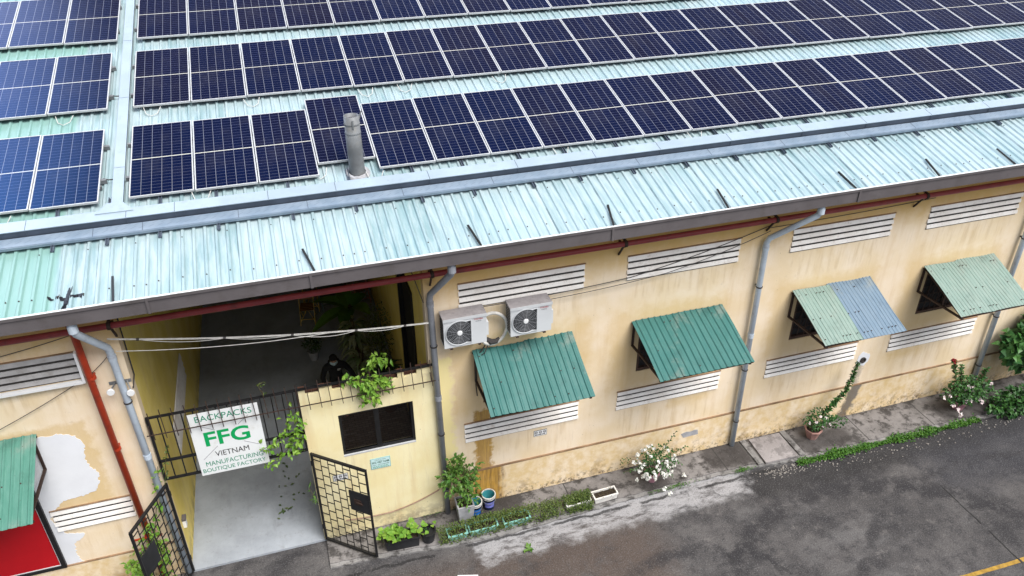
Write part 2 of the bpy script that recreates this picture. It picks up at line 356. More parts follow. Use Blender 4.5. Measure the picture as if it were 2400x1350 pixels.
MAT['bucket_out'] = plain('dark_blue_bucket', (.012, .02, .05), .4, 0, .3, 5)
MAT['bucket_in'] = plain('turquoise_bucket_lining', (.06, .33, .37), .5, 0, .2, 5)
MAT['bucket_lab'] = plain('blue_label', (.02, .16, .55), .4, 0, .3, 14)
MAT['bucket_lab2'] = plain('violet_label', (.22, .24, .70), .4, 0, .3, 14)
MAT['yellow_line'] = plain('worn_yellow_road_paint', (.40, .24, .04), .8, 0, .3, 9, (.11, .095, .08), 6)
MAT['yellow_metal'] = plain('yellow_metal_tube', (.62, .44, .10), .5, 0, .15)
MAT['green_metal'] = plain('grey_green_metal', (.07, .11, .11), .6, 0, .2)
MAT['pink_metal'] = plain('pink_metal_tube', (.50, .25, .24), .5, 0, .15)
MAT['brown_seat'] = plain('brown_slat_seat', (.22, .10, .03), .6, 0, .25)
MAT['cloth_black'] = plain('black_cloth', (.007, .007, .008), .9, 0, .3)
MAT['skin'] = plain('skin', (.36, .20, .13), .6, 0, .1)
MAT['mask'] = plain('pale_blue_face_mask', (.42, .55, .58), .8, 0, .08)
MAT['hair'] = plain('black_knit_hat', (.006, .006, .007), .9, 0, .3)
MAT['pink_shoe'] = plain('pink_sandal', (.50, .22, .17), .6, 0, .1)
MAT['stone'] = plain('pale_pebble', (.26, .24, .22), .85, 0, .35, 20)
MAT['concrete_dark'] = plain('underside_concrete', (.12, .11, .10), .9, 0, .2)
MAT['spray'] = plain('black_spray_paint', (.008, .009, .016), .6, 0, .3)
MAT['terracotta'] = plain('dark_clay_pot', (.10, .045, .03), .7, 0, .25, 8)
MAT['leaf'] = leafmat('bright_leaf', (.085, .21, .018), (.22, .36, .05))
MAT['leaf_mid'] = leafmat('mid_leaf', (.045, .13, .018), (.12, .22, .035))
MAT['leaf_deep'] = leafmat('deep_leaf', (.015, .06, .014), (.05, .14, .026))
MAT['leaf_olive'] = leafmat('olive_small_leaf', (.035, .07, .012), (.11, .15, .03))
MAT['leaf_heart'] = leafmat('heart_leaf', (.02, .085, .02), (.075, .20, .045))
MAT['grass'] = leafmat('weed_leaf', (.022, .09, .008), (.085, .20, .022))
MAT['leaf_pale'] = leafmat('variegated_leaf', (.10, .15, .05), (.34, .36, .22))
MAT['leaf_dark'] = leafmat('shade_leaf', (.02, .05, .02), (.06, .11, .04))
MAT['petal_white'] = leafmat('white_petal', (.70, .70, .64), (.86, .86, .82))
MAT['petal_pink'] = leafmat('pink_white_petal', (.74, .56, .58), (.86, .82, .80))
MAT['petal_red'] = leafmat('red_petal', (.25, .01, .02), (.45, .03, .03))
MAT['stem'] = plain('plant_stem', (.10, .085, .04), .8, 0, .3, 12)
MAT['dry'] = leafmat('fallen_leaf', (.06, .10, .035), (.14, .19, .06))
def make_glass():
    n = NT('dark_tinted_glass'); t = n.n('ShaderNodeBsdfTransparent'); t.inputs[0].default_value = (.72, .72, .73, 1)
    g = n.n('ShaderNodeBsdfGlossy'); g.inputs['Roughness'].default_value = .06; g.inputs['Color'].default_value = (.8, .85, .9, 1)
    f = n.n('ShaderNodeFresnel'); f.inputs[0].default_value = 1.25
    m = n.n('ShaderNodeMixShader'); n.t.links.new(f.outputs[0], m.inputs[0]); n.t.links.new(t.outputs[0], m.inputs[1]); n.t.links.new(g.outputs[0], m.inputs[2])
    n.t.links.new(m.outputs[0], n.t.nodes['Material Output'].inputs[0]); return n.m
MAT['glass'] = make_glass()

# ------------------------------------------------------------ mesh helpers
def perp(d):
    d = d.normalized(); a = Vector((0, 0, 1)) if abs(d.z) < .9 else Vector((1, 0, 0))
    u = d.cross(a).normalized(); return u, d.cross(u)
class MB:
    def __init__(s): s.v = []; s.f = []; s.uv = None
    def add(s, vs, fs):
        k = len(s.v); s.v += [Vector(p) for p in vs]; s.f += [tuple(i+k for i in f) for f in fs]; return s
    def box(s, x0, x1, y0, y1, z0, z1):
        return s.add([(x0,y0,z0),(x1,y0,z0),(x1,y1,z0),(x0,y1,z0),(x0,y0,z1),(x1,y0,z1),(x1,y1,z1),(x0,y1,z1)],
                     [(3,2,1,0),(4,5,6,7),(0,1,5,4),(1,2,6,5),(2,3,7,6),(3,0,4,7)])
    def obox(s, o, a, b, c):   # corner plus three edge vectors
        o, a, b, c = map(Vector, (o, a, b, c))
        if a.cross(b).dot(c) < 0: a, b = b, a
        return s.add([o,o+a,o+a+b,o+b,o+c,o+a+c,o+a+b+c,o+b+c],
                     [(3,2,1,0),(4,5,6,7),(0,1,5,4),(1,2,6,5),(2,3,7,6),(3,0,4,7)])
    def bar(s, a, b, w, h=None, upv=(0,0,1)):
        a, b = Vector(a), Vector(b); h = h or w; d = (b-a).normalized(); u = Vector(upv)
        if abs(d.dot(u)) > .95: u = Vector((1,0,0)) if abs(d.x) < .9 else Vector((0,1,0))
        p = d.cross(u).normalized(); q = p.cross(d)
        return s.obox(a - p*w/2 - q*h/2, b-a, p*w, q*h)
    def quad(s, a, b, c, d): return s.add([a,b,c,d], [(0,1,2,3)])
    def poly(s, pts, th):      # prism: list of points, thickness vector
        th = Vector(th); n = len(pts); pts = [Vector(p) for p in pts]
        nr = Vector((0,0,0))
        for i in range(n): nr += pts[i].cross(pts[(i+1) % n])
        if nr.dot(th) < 0: pts = pts[::-1]
        return s.add(pts + [p+th for p in pts], [tuple(range(n))[::-1], tuple(range(n, 2*n))] + [(i, (i+1) % n, (i+1) % n+n, i+n) for i in range(n)])
    def tube(s, pts, r, n=10, cap=True):
        pts = [Vector(p) for p in pts]; rs = r if isinstance(r, (list, tuple)) else [r]*len(pts); k = len(s.v); u = None
        for i, p in enumerate(pts):
            d = (pts[min(i+1, len(pts)-1)] - pts[max(i-1, 0)]).normalized()
            if u is None: u, w = perp(d)
            else: u = (u - d*u.dot(d)).normalized(); w = d.cross(u)
            for j in range(n):
                a = 2*math.pi*j/n; s.v.append(p + (u*math.cos(a) + w*math.sin(a))*rs[i])
        for i in range(len(pts)-1):
            for j in range(n):
                a = k+i*n+j; b = k+i*n+(j+1) % n; s.f.append((a, b, b+n, a+n))
        if cap: s.f.append(tuple(k+j for j in range(n))[::-1]); s.f.append(tuple(k+(len(pts)-1)*n+j for j in range(n)))
        return s
    def lathe(s, c, prof, n=20, closed=False):
        c = Vector(c); k = len(s.v)
        for r, z in prof:
            for j in range(n): a = 2*math.pi*j/n; s.v.append(c + Vector((r*math.cos(a), r*math.sin(a), z)))
        for i in range(len(prof)-1):
            for j in range(n): a = k+i*n+j; b = k+i*n+(j+1) % n; s.f.append((a, b, b+n, a+n))
        return s
    def leaf(s, p, d, l, w, nrm=None, droop=.25):
        d = Vector(d).normalized(); n = Vector(nrm) if nrm else Vector((random.uniform(-.6, .6), random.uniform(-.9, .3), 1))
        q = d.cross(n)
        if q.length < 1e-4: q = perp(d)[0]
        q.normalize(); n = q.cross(d); p = Vector(p)
        m = p + d*l*.5; t = p + d*l - n*l*droop; e = n*w*.18
        return s.add([p, m + q*w/2 + e, t, m - q*w/2 + e, p + d*l*.22 + q*w*.3 + e*.7, p + d*l*.22 - q*w*.3 + e*.7, m - e*.2],
                     [(0, 4, 6), (4, 1, 6), (1, 2, 6), (6, 2, 3), (5, 6, 3), (0, 6, 5)])
    def build(s, name, mat, parent=None, smooth=False, loc=None):
        base = Vector((0,0,0))
        if parent:
            r = parent
            while r.parent: r = r.parent
            base = Vector(r.location)
        elif loc: base = Vector(loc)
        me = bpy.data.meshes.new(name); me.from_pydata([tuple(p-base) for p in s.v], [], s.f); me.update()
        me.materials.append(MAT[mat] if isinstance(mat, str) else mat)
        if smooth: me.polygons.foreach_set('use_smooth', [True]*len(me.polygons))
        o = bpy.data.objects.new(name, me); COL.objects.link(o)
        if parent: o.parent = parent
        elif loc: o.location = base
        return o
def build_split(m, name, mat, parent, tol=.03):
    n = len(m.v); pa = list(range(n))
    def fd(a):
        while pa[a] != a: pa[a] = pa[pa[a]]; a = pa[a]
        return a
    for f in m.f:
        for q in f[1:]: pa[fd(q)] = fd(f[0])
    isl = {}
    for i in range(n): isl.setdefault(fd(i), []).append(i)
    bx = [[[min(m.v[i][k] for i in v) for k in range(3)], [max(m.v[i][k] for i in v) for k in range(3)], v] for v in isl.values()]
    pb = list(range(len(bx)))
    def fb(a):
        while pb[a] != a: a = pb[a]
        return a
    for i in range(len(bx)):
        for j in range(i):
            if all(bx[i][0][k] <= bx[j][1][k]+tol and bx[j][0][k] <= bx[i][1][k]+tol for k in range(3)): pb[fb(i)] = fb(j)
    gr = {}
    for i in range(len(bx)): gr.setdefault(fb(i), []).extend(bx[i][2])
    out = []
    for vs in gr.values():
        ix = {v: k for k, v in enumerate(vs)}; mm = MB(); mm.v = [m.v[v] for v in vs]; mm.f = [tuple(ix[q] for q in f) for f in m.f if f[0] in ix]
        out.append(mm.build(name, mat, parent))
    return out
def tag(o, label, cat, group=None, kind=None):
    o['label'] = label; o['category'] = cat
    if group: o['group'] = group
    if kind: o['kind'] = kind
    return o
def thing(name, label, cat, loc, group=None):
    o = bpy.data.objects.new(name, None); COL.objects.link(o); o.location = loc; o.empty_display_size = .2
    return tag(o, label, cat, group)
def structure(o): o['kind'] = 'structure'; return o
def copytree(src, loc, label):
    r = src.copy(); COL.objects.link(r); r.location = loc; r['label'] = label
    for ch in list(src.children):
        c = ch.copy(); COL.objects.link(c); c.parent = r
        for g in list(ch.children):
            d = g.copy(); COL.objects.link(d); d.parent = c
    return r
def text(name, body, mat, x0, x1, z0, z1, y, parent, bold=0.0):
    cu = bpy.data.curves.new('t', 'FONT'); cu.body = body; cu.offset = bold; cu.extrude = .0; cu.resolution_u = 4
    ob = bpy.data.objects.new('t', cu); COL.objects.link(ob)
    dg = bpy.context.evaluated_depsgraph_get(); me = bpy.data.meshes.new_from_object(ob.evaluated_get(dg))
    bpy.data.objects.remove(ob)
    xs = [v.co.x for v in me.vertices]; ys = [v.co.y for v in me.vertices]
    ax, bx, ay, by = min(xs), max(xs), min(ys), max(ys)
    m = MB(); m.add([(x0+(v.co.x-ax)/(bx-ax)*(x1-x0), y, z0+(v.co.y-ay)/(by-ay)*(z1-z0)) for v in me.vertices], [tuple(p.vertices) for p in me.polygons])
    bpy.data.meshes.remove(me); bpy.data.curves.remove(cu)
    return m.build(name, mat, parent)
def ball(m, c, r, n=8, sq=(1,1,1)):
    c = Vector(c); k = len(m.v); h = n//2
    for i in range(h+1):
        t = math.pi*i/h
        for j in range(n): a = 2*math.pi*j/n; m.v.append(c + Vector((r*sq[0]*math.sin(t)*math.cos(a), r*sq[1]*math.sin(t)*math.sin(a), r*sq[2]*math.cos(t))))
    for i in range(h):
        for j in range(n): m.f.append((k+i*n+j, k+(i+1)*n+j, k+(i+1)*n+(j+1) % n, k+i*n+(j+1) % n))
def rv(): return Vector((random.gauss(0,1), random.gauss(0,1), random.gauss(0,1))).normalized()

SL = .2465; CA = 1/math.hypot(1, SL); SA = SL*CA
def zr(y): return 6.5 + (y+.66)*SL
RN = Vector((0, -SA, CA)); RV = Vector((0, CA, SA))
def rp(x, y, off=0): return Vector((x, y, zr(y))) + RN*off

# ------------------------------------------------------------ ground
XL, XR = -9.0, 27.0
m = MB(); m.quad((-90,-70,-.05),(120,-70,-.05),(120,90,-.05),(-90,90,-.05)); structure(m.build('road', 'road'))
edge = [(2.56,-.72),(3.6,-.78),(4.8,-.93),(6.05,-.97),(8,-.9),(10.5,-.83),(12.15,-.86),(13.05,-.96),(17.6,-1.04),(19.2,-1.08),(27,-1.1)]
fine = []
for (a, b), (c, d) in zip(edge[:-1], edge[1:]):
    k = max(2, int((c-a)/.12))
    for i in range(k): t = i/k; fine.append((a+(c-a)*t, b+(d-b)*t + random.uniform(-.018, .018)))
fine.append(edge[-1])
m = MB(); m.poly([(x, y+.07, -.3) for x, y in fine] + [(27,.1,-.3),(2.56,.1,-.3)], (0,0,.3)); structure(m.build('pavement', 'pave'))
m = MB(); m.poly([(x, y-.03+random.uniform(-.012,.012), -.3) for x, y in fine] + [(x, y+.064, -.3) for x, y in fine[::-1]], (0,0,.288)); structure(m.build('kerb', 'kerb'))
m = MB(); m.box(XL, -.02, -.75, .1, -.3, 0); structure(m.build('pavement', 'pave'))
m = MB(); m.box(-.015, 4.9, -.02, 17, -.3, 0); structure(m.build('passage_floor', 'cement'))
m = MB(); m.box(2.75, 4.88, 1.0, 3.75, 0.0, .03); structure(m.build('brick_paving', 'brick'))
m = MB()
pts = [(13.6,-4.63),(14.1,-4.64),(14.6,-4.65),(15.1,-4.66),(15.44,-4.66)]
for (a,b),(c,d) in zip(pts[:-1], pts[1:]): m.quad((a,b-.038,-.046),(c,d-.043,-.046),(c,d+.043,-.046),(a,b+.038,-.046))
m.quad((15.49,-4.705,-.046),(18,-4.735,-.046),(18,-4.645,-.046),(15.49,-4.615,-.046))
structure(m.build('road_line', 'yellow_line'))

# ------------------------------------------------------------ the factory
B = thing('factory_building', 'long cream factory with pale blue corrugated roof and covered passage', 'building', (0,0,0))
AW = [(5.72,7.72,'teal'), (8.97,10.97,'teal'), (12.61,14.57,'pale'), (15.95,17.9,'pale')]
WIN = [(a+.2, a+1.75) for a, b, _ in AW]; WZ0, WZ1 = 2.66, 3.82
m = MB()
def wallband(x0, x1, z0, z1): m.box(x0, x1, 0, .22, z0, z1)
wallband(4.9, XR, 0, WZ0); wallband(4.9, XR, WZ1, 6.6)
xs = 4.9
for a, b in WIN: wallband(xs, a, WZ0, WZ1); xs = b
wallband(xs, XR, WZ0, WZ1)
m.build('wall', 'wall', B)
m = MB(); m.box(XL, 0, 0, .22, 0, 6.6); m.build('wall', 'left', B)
m = MB(); m.box(5.06, XR, -.035, -.002, -.1, .915); m.build('plinth', 'plinth', B)
m = MB(); m.box(XL, -.01, -.03, -.002, -.1, .86); m.build('plinth', 'plinth', B)
m = MB(); m.box(5.06, XR, -.041, -.0022, .9155, .938); m.build('plinth_shade_dirt_line', 'brown_line', B)  # brown strip paints the line of dirt and shade along the plinth top
m = MB(); m.box(XL, -.01, -.036, -.0022, .8605, .88); m.build('plinth_shade_dirt_line', 'brown_line', B)
m = MB(); m.poly([(-.2,.222,0),(-.2,17,0),(-.2,17,zr(17)-.12),(-.2,.222,zr(.222)-.12)], (.198,0,0)); m.build('passage_wall', 'alley', B)
m = MB()
m.poly([(4.902,.222,0),(4.902,1.30,0),(4.902,1.30,zr(1.3)-.12),(4.902,.222,zr(.222)-.12)], (.2,0,0))
m.poly([(4.902,3.0,0),(4.902,17,0),(4.902,17,zr(17)-.12),(4.902,3.0,zr(3.0)-.12)], (.2,0,0))
m.poly([(4.902,1.3,4.6),(4.902,3.0,4.6),(4.902,3.0,zr(3.0)-.12),(4.902,1.3,zr(1.3)-.12)], (.2,0,0))
m.build('passage_wall', 'alley', B)
m = MB(); m.box(4.86,5.1,1.3,1.42,0,4.6); m.box(4.86,5.1,2.88,3.0,0,4.6); m.box(4.86,5.1,1.42,2.88,4.48,4.6); m.box(4.95,5.0,1.42,2.88,0,4.48)
fr = m.build('side_door', 'black', B)
m = MB(); m.box(XL, XR, 17, 17.2, 0, zr(17)-.12); m.build('back_wall', 'concrete_dark', B)
m = MB(); m.poly([(XL,.22,0),(XL,17,0),(XL,17,zr(17)-.12),(XL,.22,zr(.22)-.12)], (.2,0,0)); m.poly([(XR-.2,.22,0),(XR-.2,17,0),(XR-.2,17,zr(17)-.12),(XR-.2,.22,zr(.22)-.12)], (.2,0,0)); build_split(m, 'end_wall', 'wall', B)
# corrugated roof
PITCH, RH = .17, .030
def roofprof():
    out = []; x = XL-.1
    while x < XR+.1:
        out += [(x,0),(x+.085,0),(x+.103,RH),(x+.137,RH),(x+.155,0)]; x += PITCH
    return out
RP = roofprof()
def roofh(x):
    t = (x-(XL-.1)) % PITCH
    for (a,h),(b,k) in zip(((0,0),(.085,0),(.103,RH),(.137,RH),(.155,0),(.17,0)), ((.085,0),(.103,RH),(.137,RH),(.155,0),(.17,0),(.17,0))):
        if a <= t <= b and b > a: return h+(k-h)*(t-a)/(b-a)
    return 0
m = MB(); ys = [-.70, 17.3]; k = len(RP)
for y in ys:
    for x, h in RP: m.v.append(rp(x, y, h))
m.f += [(i, i+1, i+1+k, i+k) for i in range(k-1)]
m.build('roof', 'roof', B)
m = MB(); m.quad(rp(XL,-.6,-.05), rp(XL,17.2,-.05), rp(XR,17.2,-.05), rp(XR,-.6,-.05))
m.build('roof_lining', 'concrete_dark', B)
m = MB()
for x in [XL+.05+1.02*i*.5 for i in range(72)]: pass
x = XL-.1+.12
i = 0
while x < XR:
    if i % 2 == 0 or random.random() < .2:
        for y in (-.42+random.uniform(-.03,.03),):
            p = rp(x, y, RH); m.tube([p, p+RN*.014], .0105, 6)
        if i % 4 == 0:
            for y in (.52, 1.2, 2.45, 3.6, 5.2, 6.3, 7.9): p = rp(x, y+random.uniform(-.02,.02), RH); m.tube([p, p+RN*.014], .009, 6)
    x += PITCH; i += 1
m.build('roof_screws', 'rust', B)['kind'] = 'stuff'
# eave flashing, gutter, brackets
m = MB(); m.box(XL, XR, -.765, -.69, 6.475, 6.487); m.box(XL, XR, -.822, -.788, 6.5645, 6.574); m.build('eave_flashing_lit_lip', 'flash', B)  # second strip: brightness of the up-facing gutter lip, put in as white
m = MB(); GY0, GY1, GZ0, GZ1 = -.80, -.62, 6.30, 6.475
m.box(XL, XR, GY0, GY0+.012, GZ0, GZ1+.085); m.box(XL, XR, GY0+.012, GY1, GZ0, GZ0+.012); m.box(XL, XR, GY1-.012, GY1, GZ0+.012, GZ1-.02)
m.box(XL, XR, GY0-.018, GY0-.001, GZ1+.04, GZ1+.088)
m.build('gutter', 'gutter', B)
m = MB()
for x in (-4.6, .72, 3.05, 8.05, 13.0, 18.2): m.box(x-.02, x+.02, GY0-.024, GY0-.019, GZ0+.002, GZ1+.09)
build_split(m, 'gutter_joint', 'gutter', B)
m = MB(); m.box(XL, XR, -.60, -.003, 6.36, 6.40); m.build('soffit', 'left', B)
for a, b in ((.24,.27),(3.0,3.12),(5.69,5.77),(8.21,8.10),(10.36,10.30),(12.95,12.98),(14.97,14.87),(16.72,16.71),(19.3,19.25)):
    mm = MB(); mm.bar(rp(a,-.18,RH+.02), rp(b,-.70,RH+.02), .032, .02, RN); mm.build('gutter_strap', 'black', B)
# spray marks on the eave sheets
m = MB()
def spraystroke(pts, w):
    for (a,b),(c,d) in zip(pts[:-1], pts[1:]):
        n = max(2, int(math.hypot(c-a, d-b)/.012))
        for i in range(n):
            t = (i+.5)/n; x = a+(c-a)*t; y = b+(d-b)*t; hw = w*random.uniform(.7, 1.2)/2
            m.quad(rp(x-hw, y-hw, roofh(x-hw)+.005), rp(x+hw, y-hw, roofh(x+hw)+.005), rp(x+hw, y+hw, roofh(x+hw)+.005), rp(x-hw, y+hw, roofh(x-hw)+.005))
spraystroke([(-.62,-.38),(-.58,-.44),(-.55,-.44)], .03); spraystroke([(-.50,-.40),(-.42,-.47),(-.30,-.44),(-.20,-.42),(-.15,-.47)], .05); spraystroke([(-.33,-.27),(-.36,-.45),(-.40,-.66)], .055)
m.build('spray_mark', 'spray', B)

# louvre vents
def vent(x0, x1, z0, z1, name='vent', mat='vent', plane='y', X=0):
    m = MB(); n = 4; h = (z1-z0)/n
    def P(a, d, z): return (a, -d, z) if plane == 'y' else (X + d, a, z)
    for i in range(n):
        a0 = z1-(i+1)*h + .031; a1 = z1-i*h - (.031 if i else .012)
        pr = [(.002, a1+.006), (.020, a1), (.034, a0+.004), (.028, a0), (.002, a0)]
        off = random.uniform(-.012, .012)
        pts = [Vector(P(x0+off, d, z)) for d, z in pr]; ex = Vector(P(x1+off, 0, 0)) - Vector(P(x0+off, 0, 0))
        m.poly(pts, ex)
    o = m.build(name, mat, B)
    if plane == 'y': q = MB(); q.box(x0-.01, x1+.01, -.03, -.001, z1-.004, z1+.012); q.build('top_edge', 'brown_line', o)
    b = MB()
    if plane == 'y': b.box(x0+.01, x1-.01, -.0018, -.0008, z0, z1-.005)
    else: b.box(X+.0008, X+.0018, x0+.01, x1-.01, z0, z1-.005)
    b.build('vent_backing', 'slot', o)
for a, b in ((5.52,7.92),(8.79,11.18),(12.37,14.78),(15.69,18.12)): vent(a, b, 4.905, 5.445)
for a, b in ((5.52,7.93),(8.79,11.2),(12.36,14.72),(15.63,18.08)): vent(a, b, 1.72, 2.22)
vent(-1.88, -.60, 1.70, 2.22); vent(-4.2, -.66, 4.84, 5.36, mat='vent_grey')
vent(1.8, 4.5, 1.38, 2.07, plane='x', X=0)
m = MB()
for a, b, c in ((-.66,-.60,5.34),): m.box(-.66,-.62,-.10,-.012,4.8,5.38)
m.box(-4.25,-.662,-.095,-.012,4.79,4.83); m.build('vent_trim', 'white', B)

# windows
for i, (a, b) in enumerate(WIN):
    m = MB()
    m.box(a, b, .02, .10, WZ0, WZ0+.06); m.box(a, b, .02, .10, WZ1-.06, WZ1); m.box(a, a+.06, .02, .10, WZ0+.06, WZ1-.06); m.box(b-.06, b, .02, .10, WZ0+.06, WZ1-.06)
    m.box((a+b)/2-.03, (a+b)/2+.03, .03, .09, WZ0+.06, WZ1-.06)
    o = m.build('window', 'wood_dark', B)
    g = MB()
    n = 9
    for j in range(1, n): x = a+.06+(b-a-.12)*j/n; g.box(x-.008, x+.008, .022, .034, WZ0+.062, WZ1-.062)
    for j in range(1, 5): z = WZ0+.06+(WZ1-WZ0-.12)*j/5; g.box(a+.062, b-.062, .036, .048, z-.008, z+.008)
    for j in range(n-1):
        x = a+.06+(b-a-.12)*j/n; g.bar((x,.053,WZ0+.08),(x+.32,.053,WZ1-.08),.012)
    g.build('grille', 'rust', o)
    g = MB(); g.box(a+.062, b-.062, .10, .106, WZ0+.06, WZ1-.06); g.build('pane', 'dark_gap', o)
# plaster patch round the red board, pipe hole on the right
def blob(c, rx, rz, n, jit, y=-.006):
    return [(c[0]+rx*math.cos(2*math.pi*i/n)*random.uniform(1-jit,1+jit), y, c[1]+rz*math.sin(2*math.pi*i/n)*random.uniform(1-jit,1+jit)) for i in range(n)]
def rough(pts, jit=.02, step=.035):
    o = []
    for (a,b),(c,d) in zip(pts, pts[1:]+pts[:1]):
        n = max(1, int(math.hypot(c-a, d-b)/step))
        for i in range(n): t = i/n; o.append((a+(c-a)*t+random.uniform(-jit,jit), -.006, b+(d-b)*t+random.uniform(-jit,jit)))
    return o
m = MB(); m.poly(rough([(-3.6,3.84),(-1.61,3.84),(-1.3,3.83),(-1.08,3.74),(-1.0,3.55),(-1.06,3.2),(-1.02,3.0),(-.93,2.88),(-1.0,2.6),(-1.08,2.48),(-1.3,2.42),(-1.62,2.4),(-1.74,2.27),(-1.92,2.05),(-1.80,1.66),(-1.68,1.60),(-1.5,1.55),(-1.62,1.42),(-1.72,1.36),(-1.75,1.1),(-1.70,.868),(-3.6,.868)]), (0,.005,0)); m.build('paint_patch', 'patch', B)
m = MB(); m.poly(blob((15.01,1.66),.17,.2,22,.14), (0,.005,0)); pp = m.build('paint_patch', 'patch', B)
m = MB(); m.lathe((0,0,0), [(.075,0),(.075,.03),(.05,.03),(.045,.0)], 16); m.v = [Vector((15.01+p.x, -.007-p.z, 1.64+p.y)) for p in m.v]; m.poly([(15.01+.045*math.cos(t*.52), -.012, 1.64+.045*math.sin(t*.52)) for t in range(12)], (0,.003,0)); m.build('pipe_hole', 'slot', pp)
m = MB(); m.poly(rough([(10.45,.66),(10.86,.68),(10.88,.55),(10.5,.54)],.02,.1), (0,.004,0)); m.v = [p+Vector((0,-.035,0)) for p in m.v]; m.build('paint_patch', 'concrete_pot', B)

# ------------------------------------------------------------ solar panels
PW, PH, PP = 1.011, 2.12, 1.029
def panel_at(x, v): return rp(x, 1.508-.0, 0) + RV*0 + Vector((0,0,0))
ORG = Vector((0, 1.5078, 7.1717))          # v = 0 line of the glass plane
def ploc(x, v): return Vector((x, ORG.y + v*CA, ORG.z + v*SA))
def make_panel_thing(loc, label, group):
    t = thing('solar_module', label, 'solar panel', loc, group); o = Vector(loc)
    m = MB(); w = .018; d = -.038
    ex = Vector((1,0,0))
    m.obox(o+RN*d, ex*PW, RV*w, RN*-d); m.obox(o+RV*(PH-w)+RN*d, ex*PW, RV*w, RN*-d)
    m.obox(o+RV*w+RN*d, ex*w, RV*(PH-2*w), RN*-d); m.obox(o+RV*w+ex*(PW-w)+RN*d, ex*w, RV*(PH-2*w), RN*-d)
    m.build('frame', 'alu', t)
    m = MB(); c = o+RV*w+ex*w-RN*.004; a, b = PW-2*w, PH-2*w
    m.quad(c, c+ex*a, c+ex*a+RV*b, c+RV*b); m.quad(c-RN*.02, c+RV*b-RN*.02, c+ex*a+RV*b-RN*.02, c+ex*a-RN*.02)
    g = m.build('cell_sheet', 'cells', t)
    ul = g.data.uv_layers.new(name='UVMap')
    for i, uvc in enumerate([(0,0),(1,0),(1,1),(0,1),(0,0),(0,1),(1,1),(1,0)]): ul.data[i].uv = uvc
    for vv in (.45, 1.62): m = MB(); m.obox(o+RV*vv+RN*-.1, ex*PP, RV*.04, RN*.06); m.build('mounting_rail', 'galv', t)
    return t
ORD = ['first','second','third','fourth','fifth','sixth','seventh','eighth','ninth','tenth','eleventh','twelfth','thirteenth','fourteenth','fifteenth','sixteenth','seventeenth','eighteenth','nineteenth','twentieth','twenty-first','twenty-second']
src = None
ROWS = [('lowest', .4234+.009, 0.0, 20, 1), ('middle', .4178+.009, 2.807, 22, 1), ('uppermost', .4265+.009, 5.4955, 13, 1),
        ('lowest', -.0191-.009-PW, 0.0, 3, -1), ('middle', -.0081-.009-PW, 2.807, 3, -1), ('uppermost', .06-.009-PW, 5.4955, 3, -1)]
for rn, x0, v0, cnt, sg in ROWS:
    for i in range(cnt):
        side = 'right' if sg > 0 else 'left'
        lab = f'{ORD[i]} navy solar panel {side} of the upright cable tray, {rn} row'
        v = v0 + random.uniform(-.012, .012)
        if rn == 'lowest' and sg > 0 and i == 3:
            lab = 'navy solar panel behind the round metal flue, set a step higher than its row'; v = v0 + .33
        loc = ploc(x0 + sg*i*PP, v)
        if src is None: src = make_panel_thing(loc, lab, 'solar panels in rows on the roof')
        else: copytree(src, loc, lab)

# cable trays on the roof
t = thing('cable_tray', 'long double cable tray with checker plate lid running across the roof above the eave', 'cable tray', tuple(rp(0,.9,0)))
m = MB(); ex = Vector((1,0,0)); X0, X1 = XL+.5, XR-.5
m.obox(rp(X0,.70,.075), ex*(X1-X0), RV*.20, RN*.045); m.obox(rp(X0,.685,.062), ex*(X1-X0), RV*.014, RN*.05); m.build('lower_lid', 'checker', t)
m = MB(); m.obox(rp(X0,.915,.05), ex*(X1-X0), RV*.012, RN*.175); m.obox(rp(X0,1.125,.05), ex*(X1-X0), RV*.012, RN*.175); build_split(m, 'tray_side', 'tray_dark', t)
m = MB(); m.obox(rp(X0,.905,.226), ex*(X1-X0), RV*.245, RN*.014); m.build('upper_lid', 'tray', t)
m = MB()
for x in (-2.1,-1.0,.43,1.15,2.6,3.7,5.3,6.9,8.4,9.7,11.2,12.8,14.3,15.9,17.4): m.obox(rp(x,.904,.05), ex*.012, RV*.006, RN*.17); m.obox(rp(x+.0,.91,.2405), ex*.008, RV*.235, RN*.002); m.obox(rp(x-.5,.70,.1205), ex*.008, RV*.2, RN*.002)
build_split(m, 'lid_joint', 'tray_dark', t)
m = MB()
for x in (-.64,.13,.9,1.78,2.95,3.98,5.11,6.03,7.12,8.01,9.06,10.15,11.2,12.25,13.3,14.35,15.4,16.45,17.5,18.55):
    m.obox(rp(x-.026,.555,.032), ex*.012, RV*1.18, RN*.036); m.obox(rp(x+.014,.555,.032), ex*.012, RV*1.18, RN*.036); m.obox(rp(x-.013,.557,.032), ex*.026, RV*1.17, RN*.010)
build_split(m, 'support_rail', 'tray_dark', t)
t = thing('cable_tray', 'pale narrow cable tray climbing straight up the roof between two panel arrays', 'cable tray', tuple(rp(.26,2,0)))
m = MB(); m.obox(rp(.17,1.16,.11), ex*.175, RV*9.6, RN*.016); m.build('lid', 'tray', t)
m = MB(); m.obox(rp(.185,1.16,.032), ex*.145, RV*9.6, RN*.077); build_split(m, 'tray_side', 'tray_dark', t)
m = MB(); m.poly([rp(-.02,1.06,.2412), rp(.54,1.06,.2412), rp(.38,1.30,.2412), rp(.14,1.30,.2412)], RN*.014); m.obox(rp(.16,1.285,.126), ex*.195, RV*.012, RN*.125); m.build('tee_cover', 'tray', t)
m = MB()
for y in (2.4, 4.6, 6.8): m.obox(rp(.172,y,.1265), ex*.17, RV*.007, RN*.002)
build_split(m, 'lid_joint', 'tray_dark', t)
m = MB()
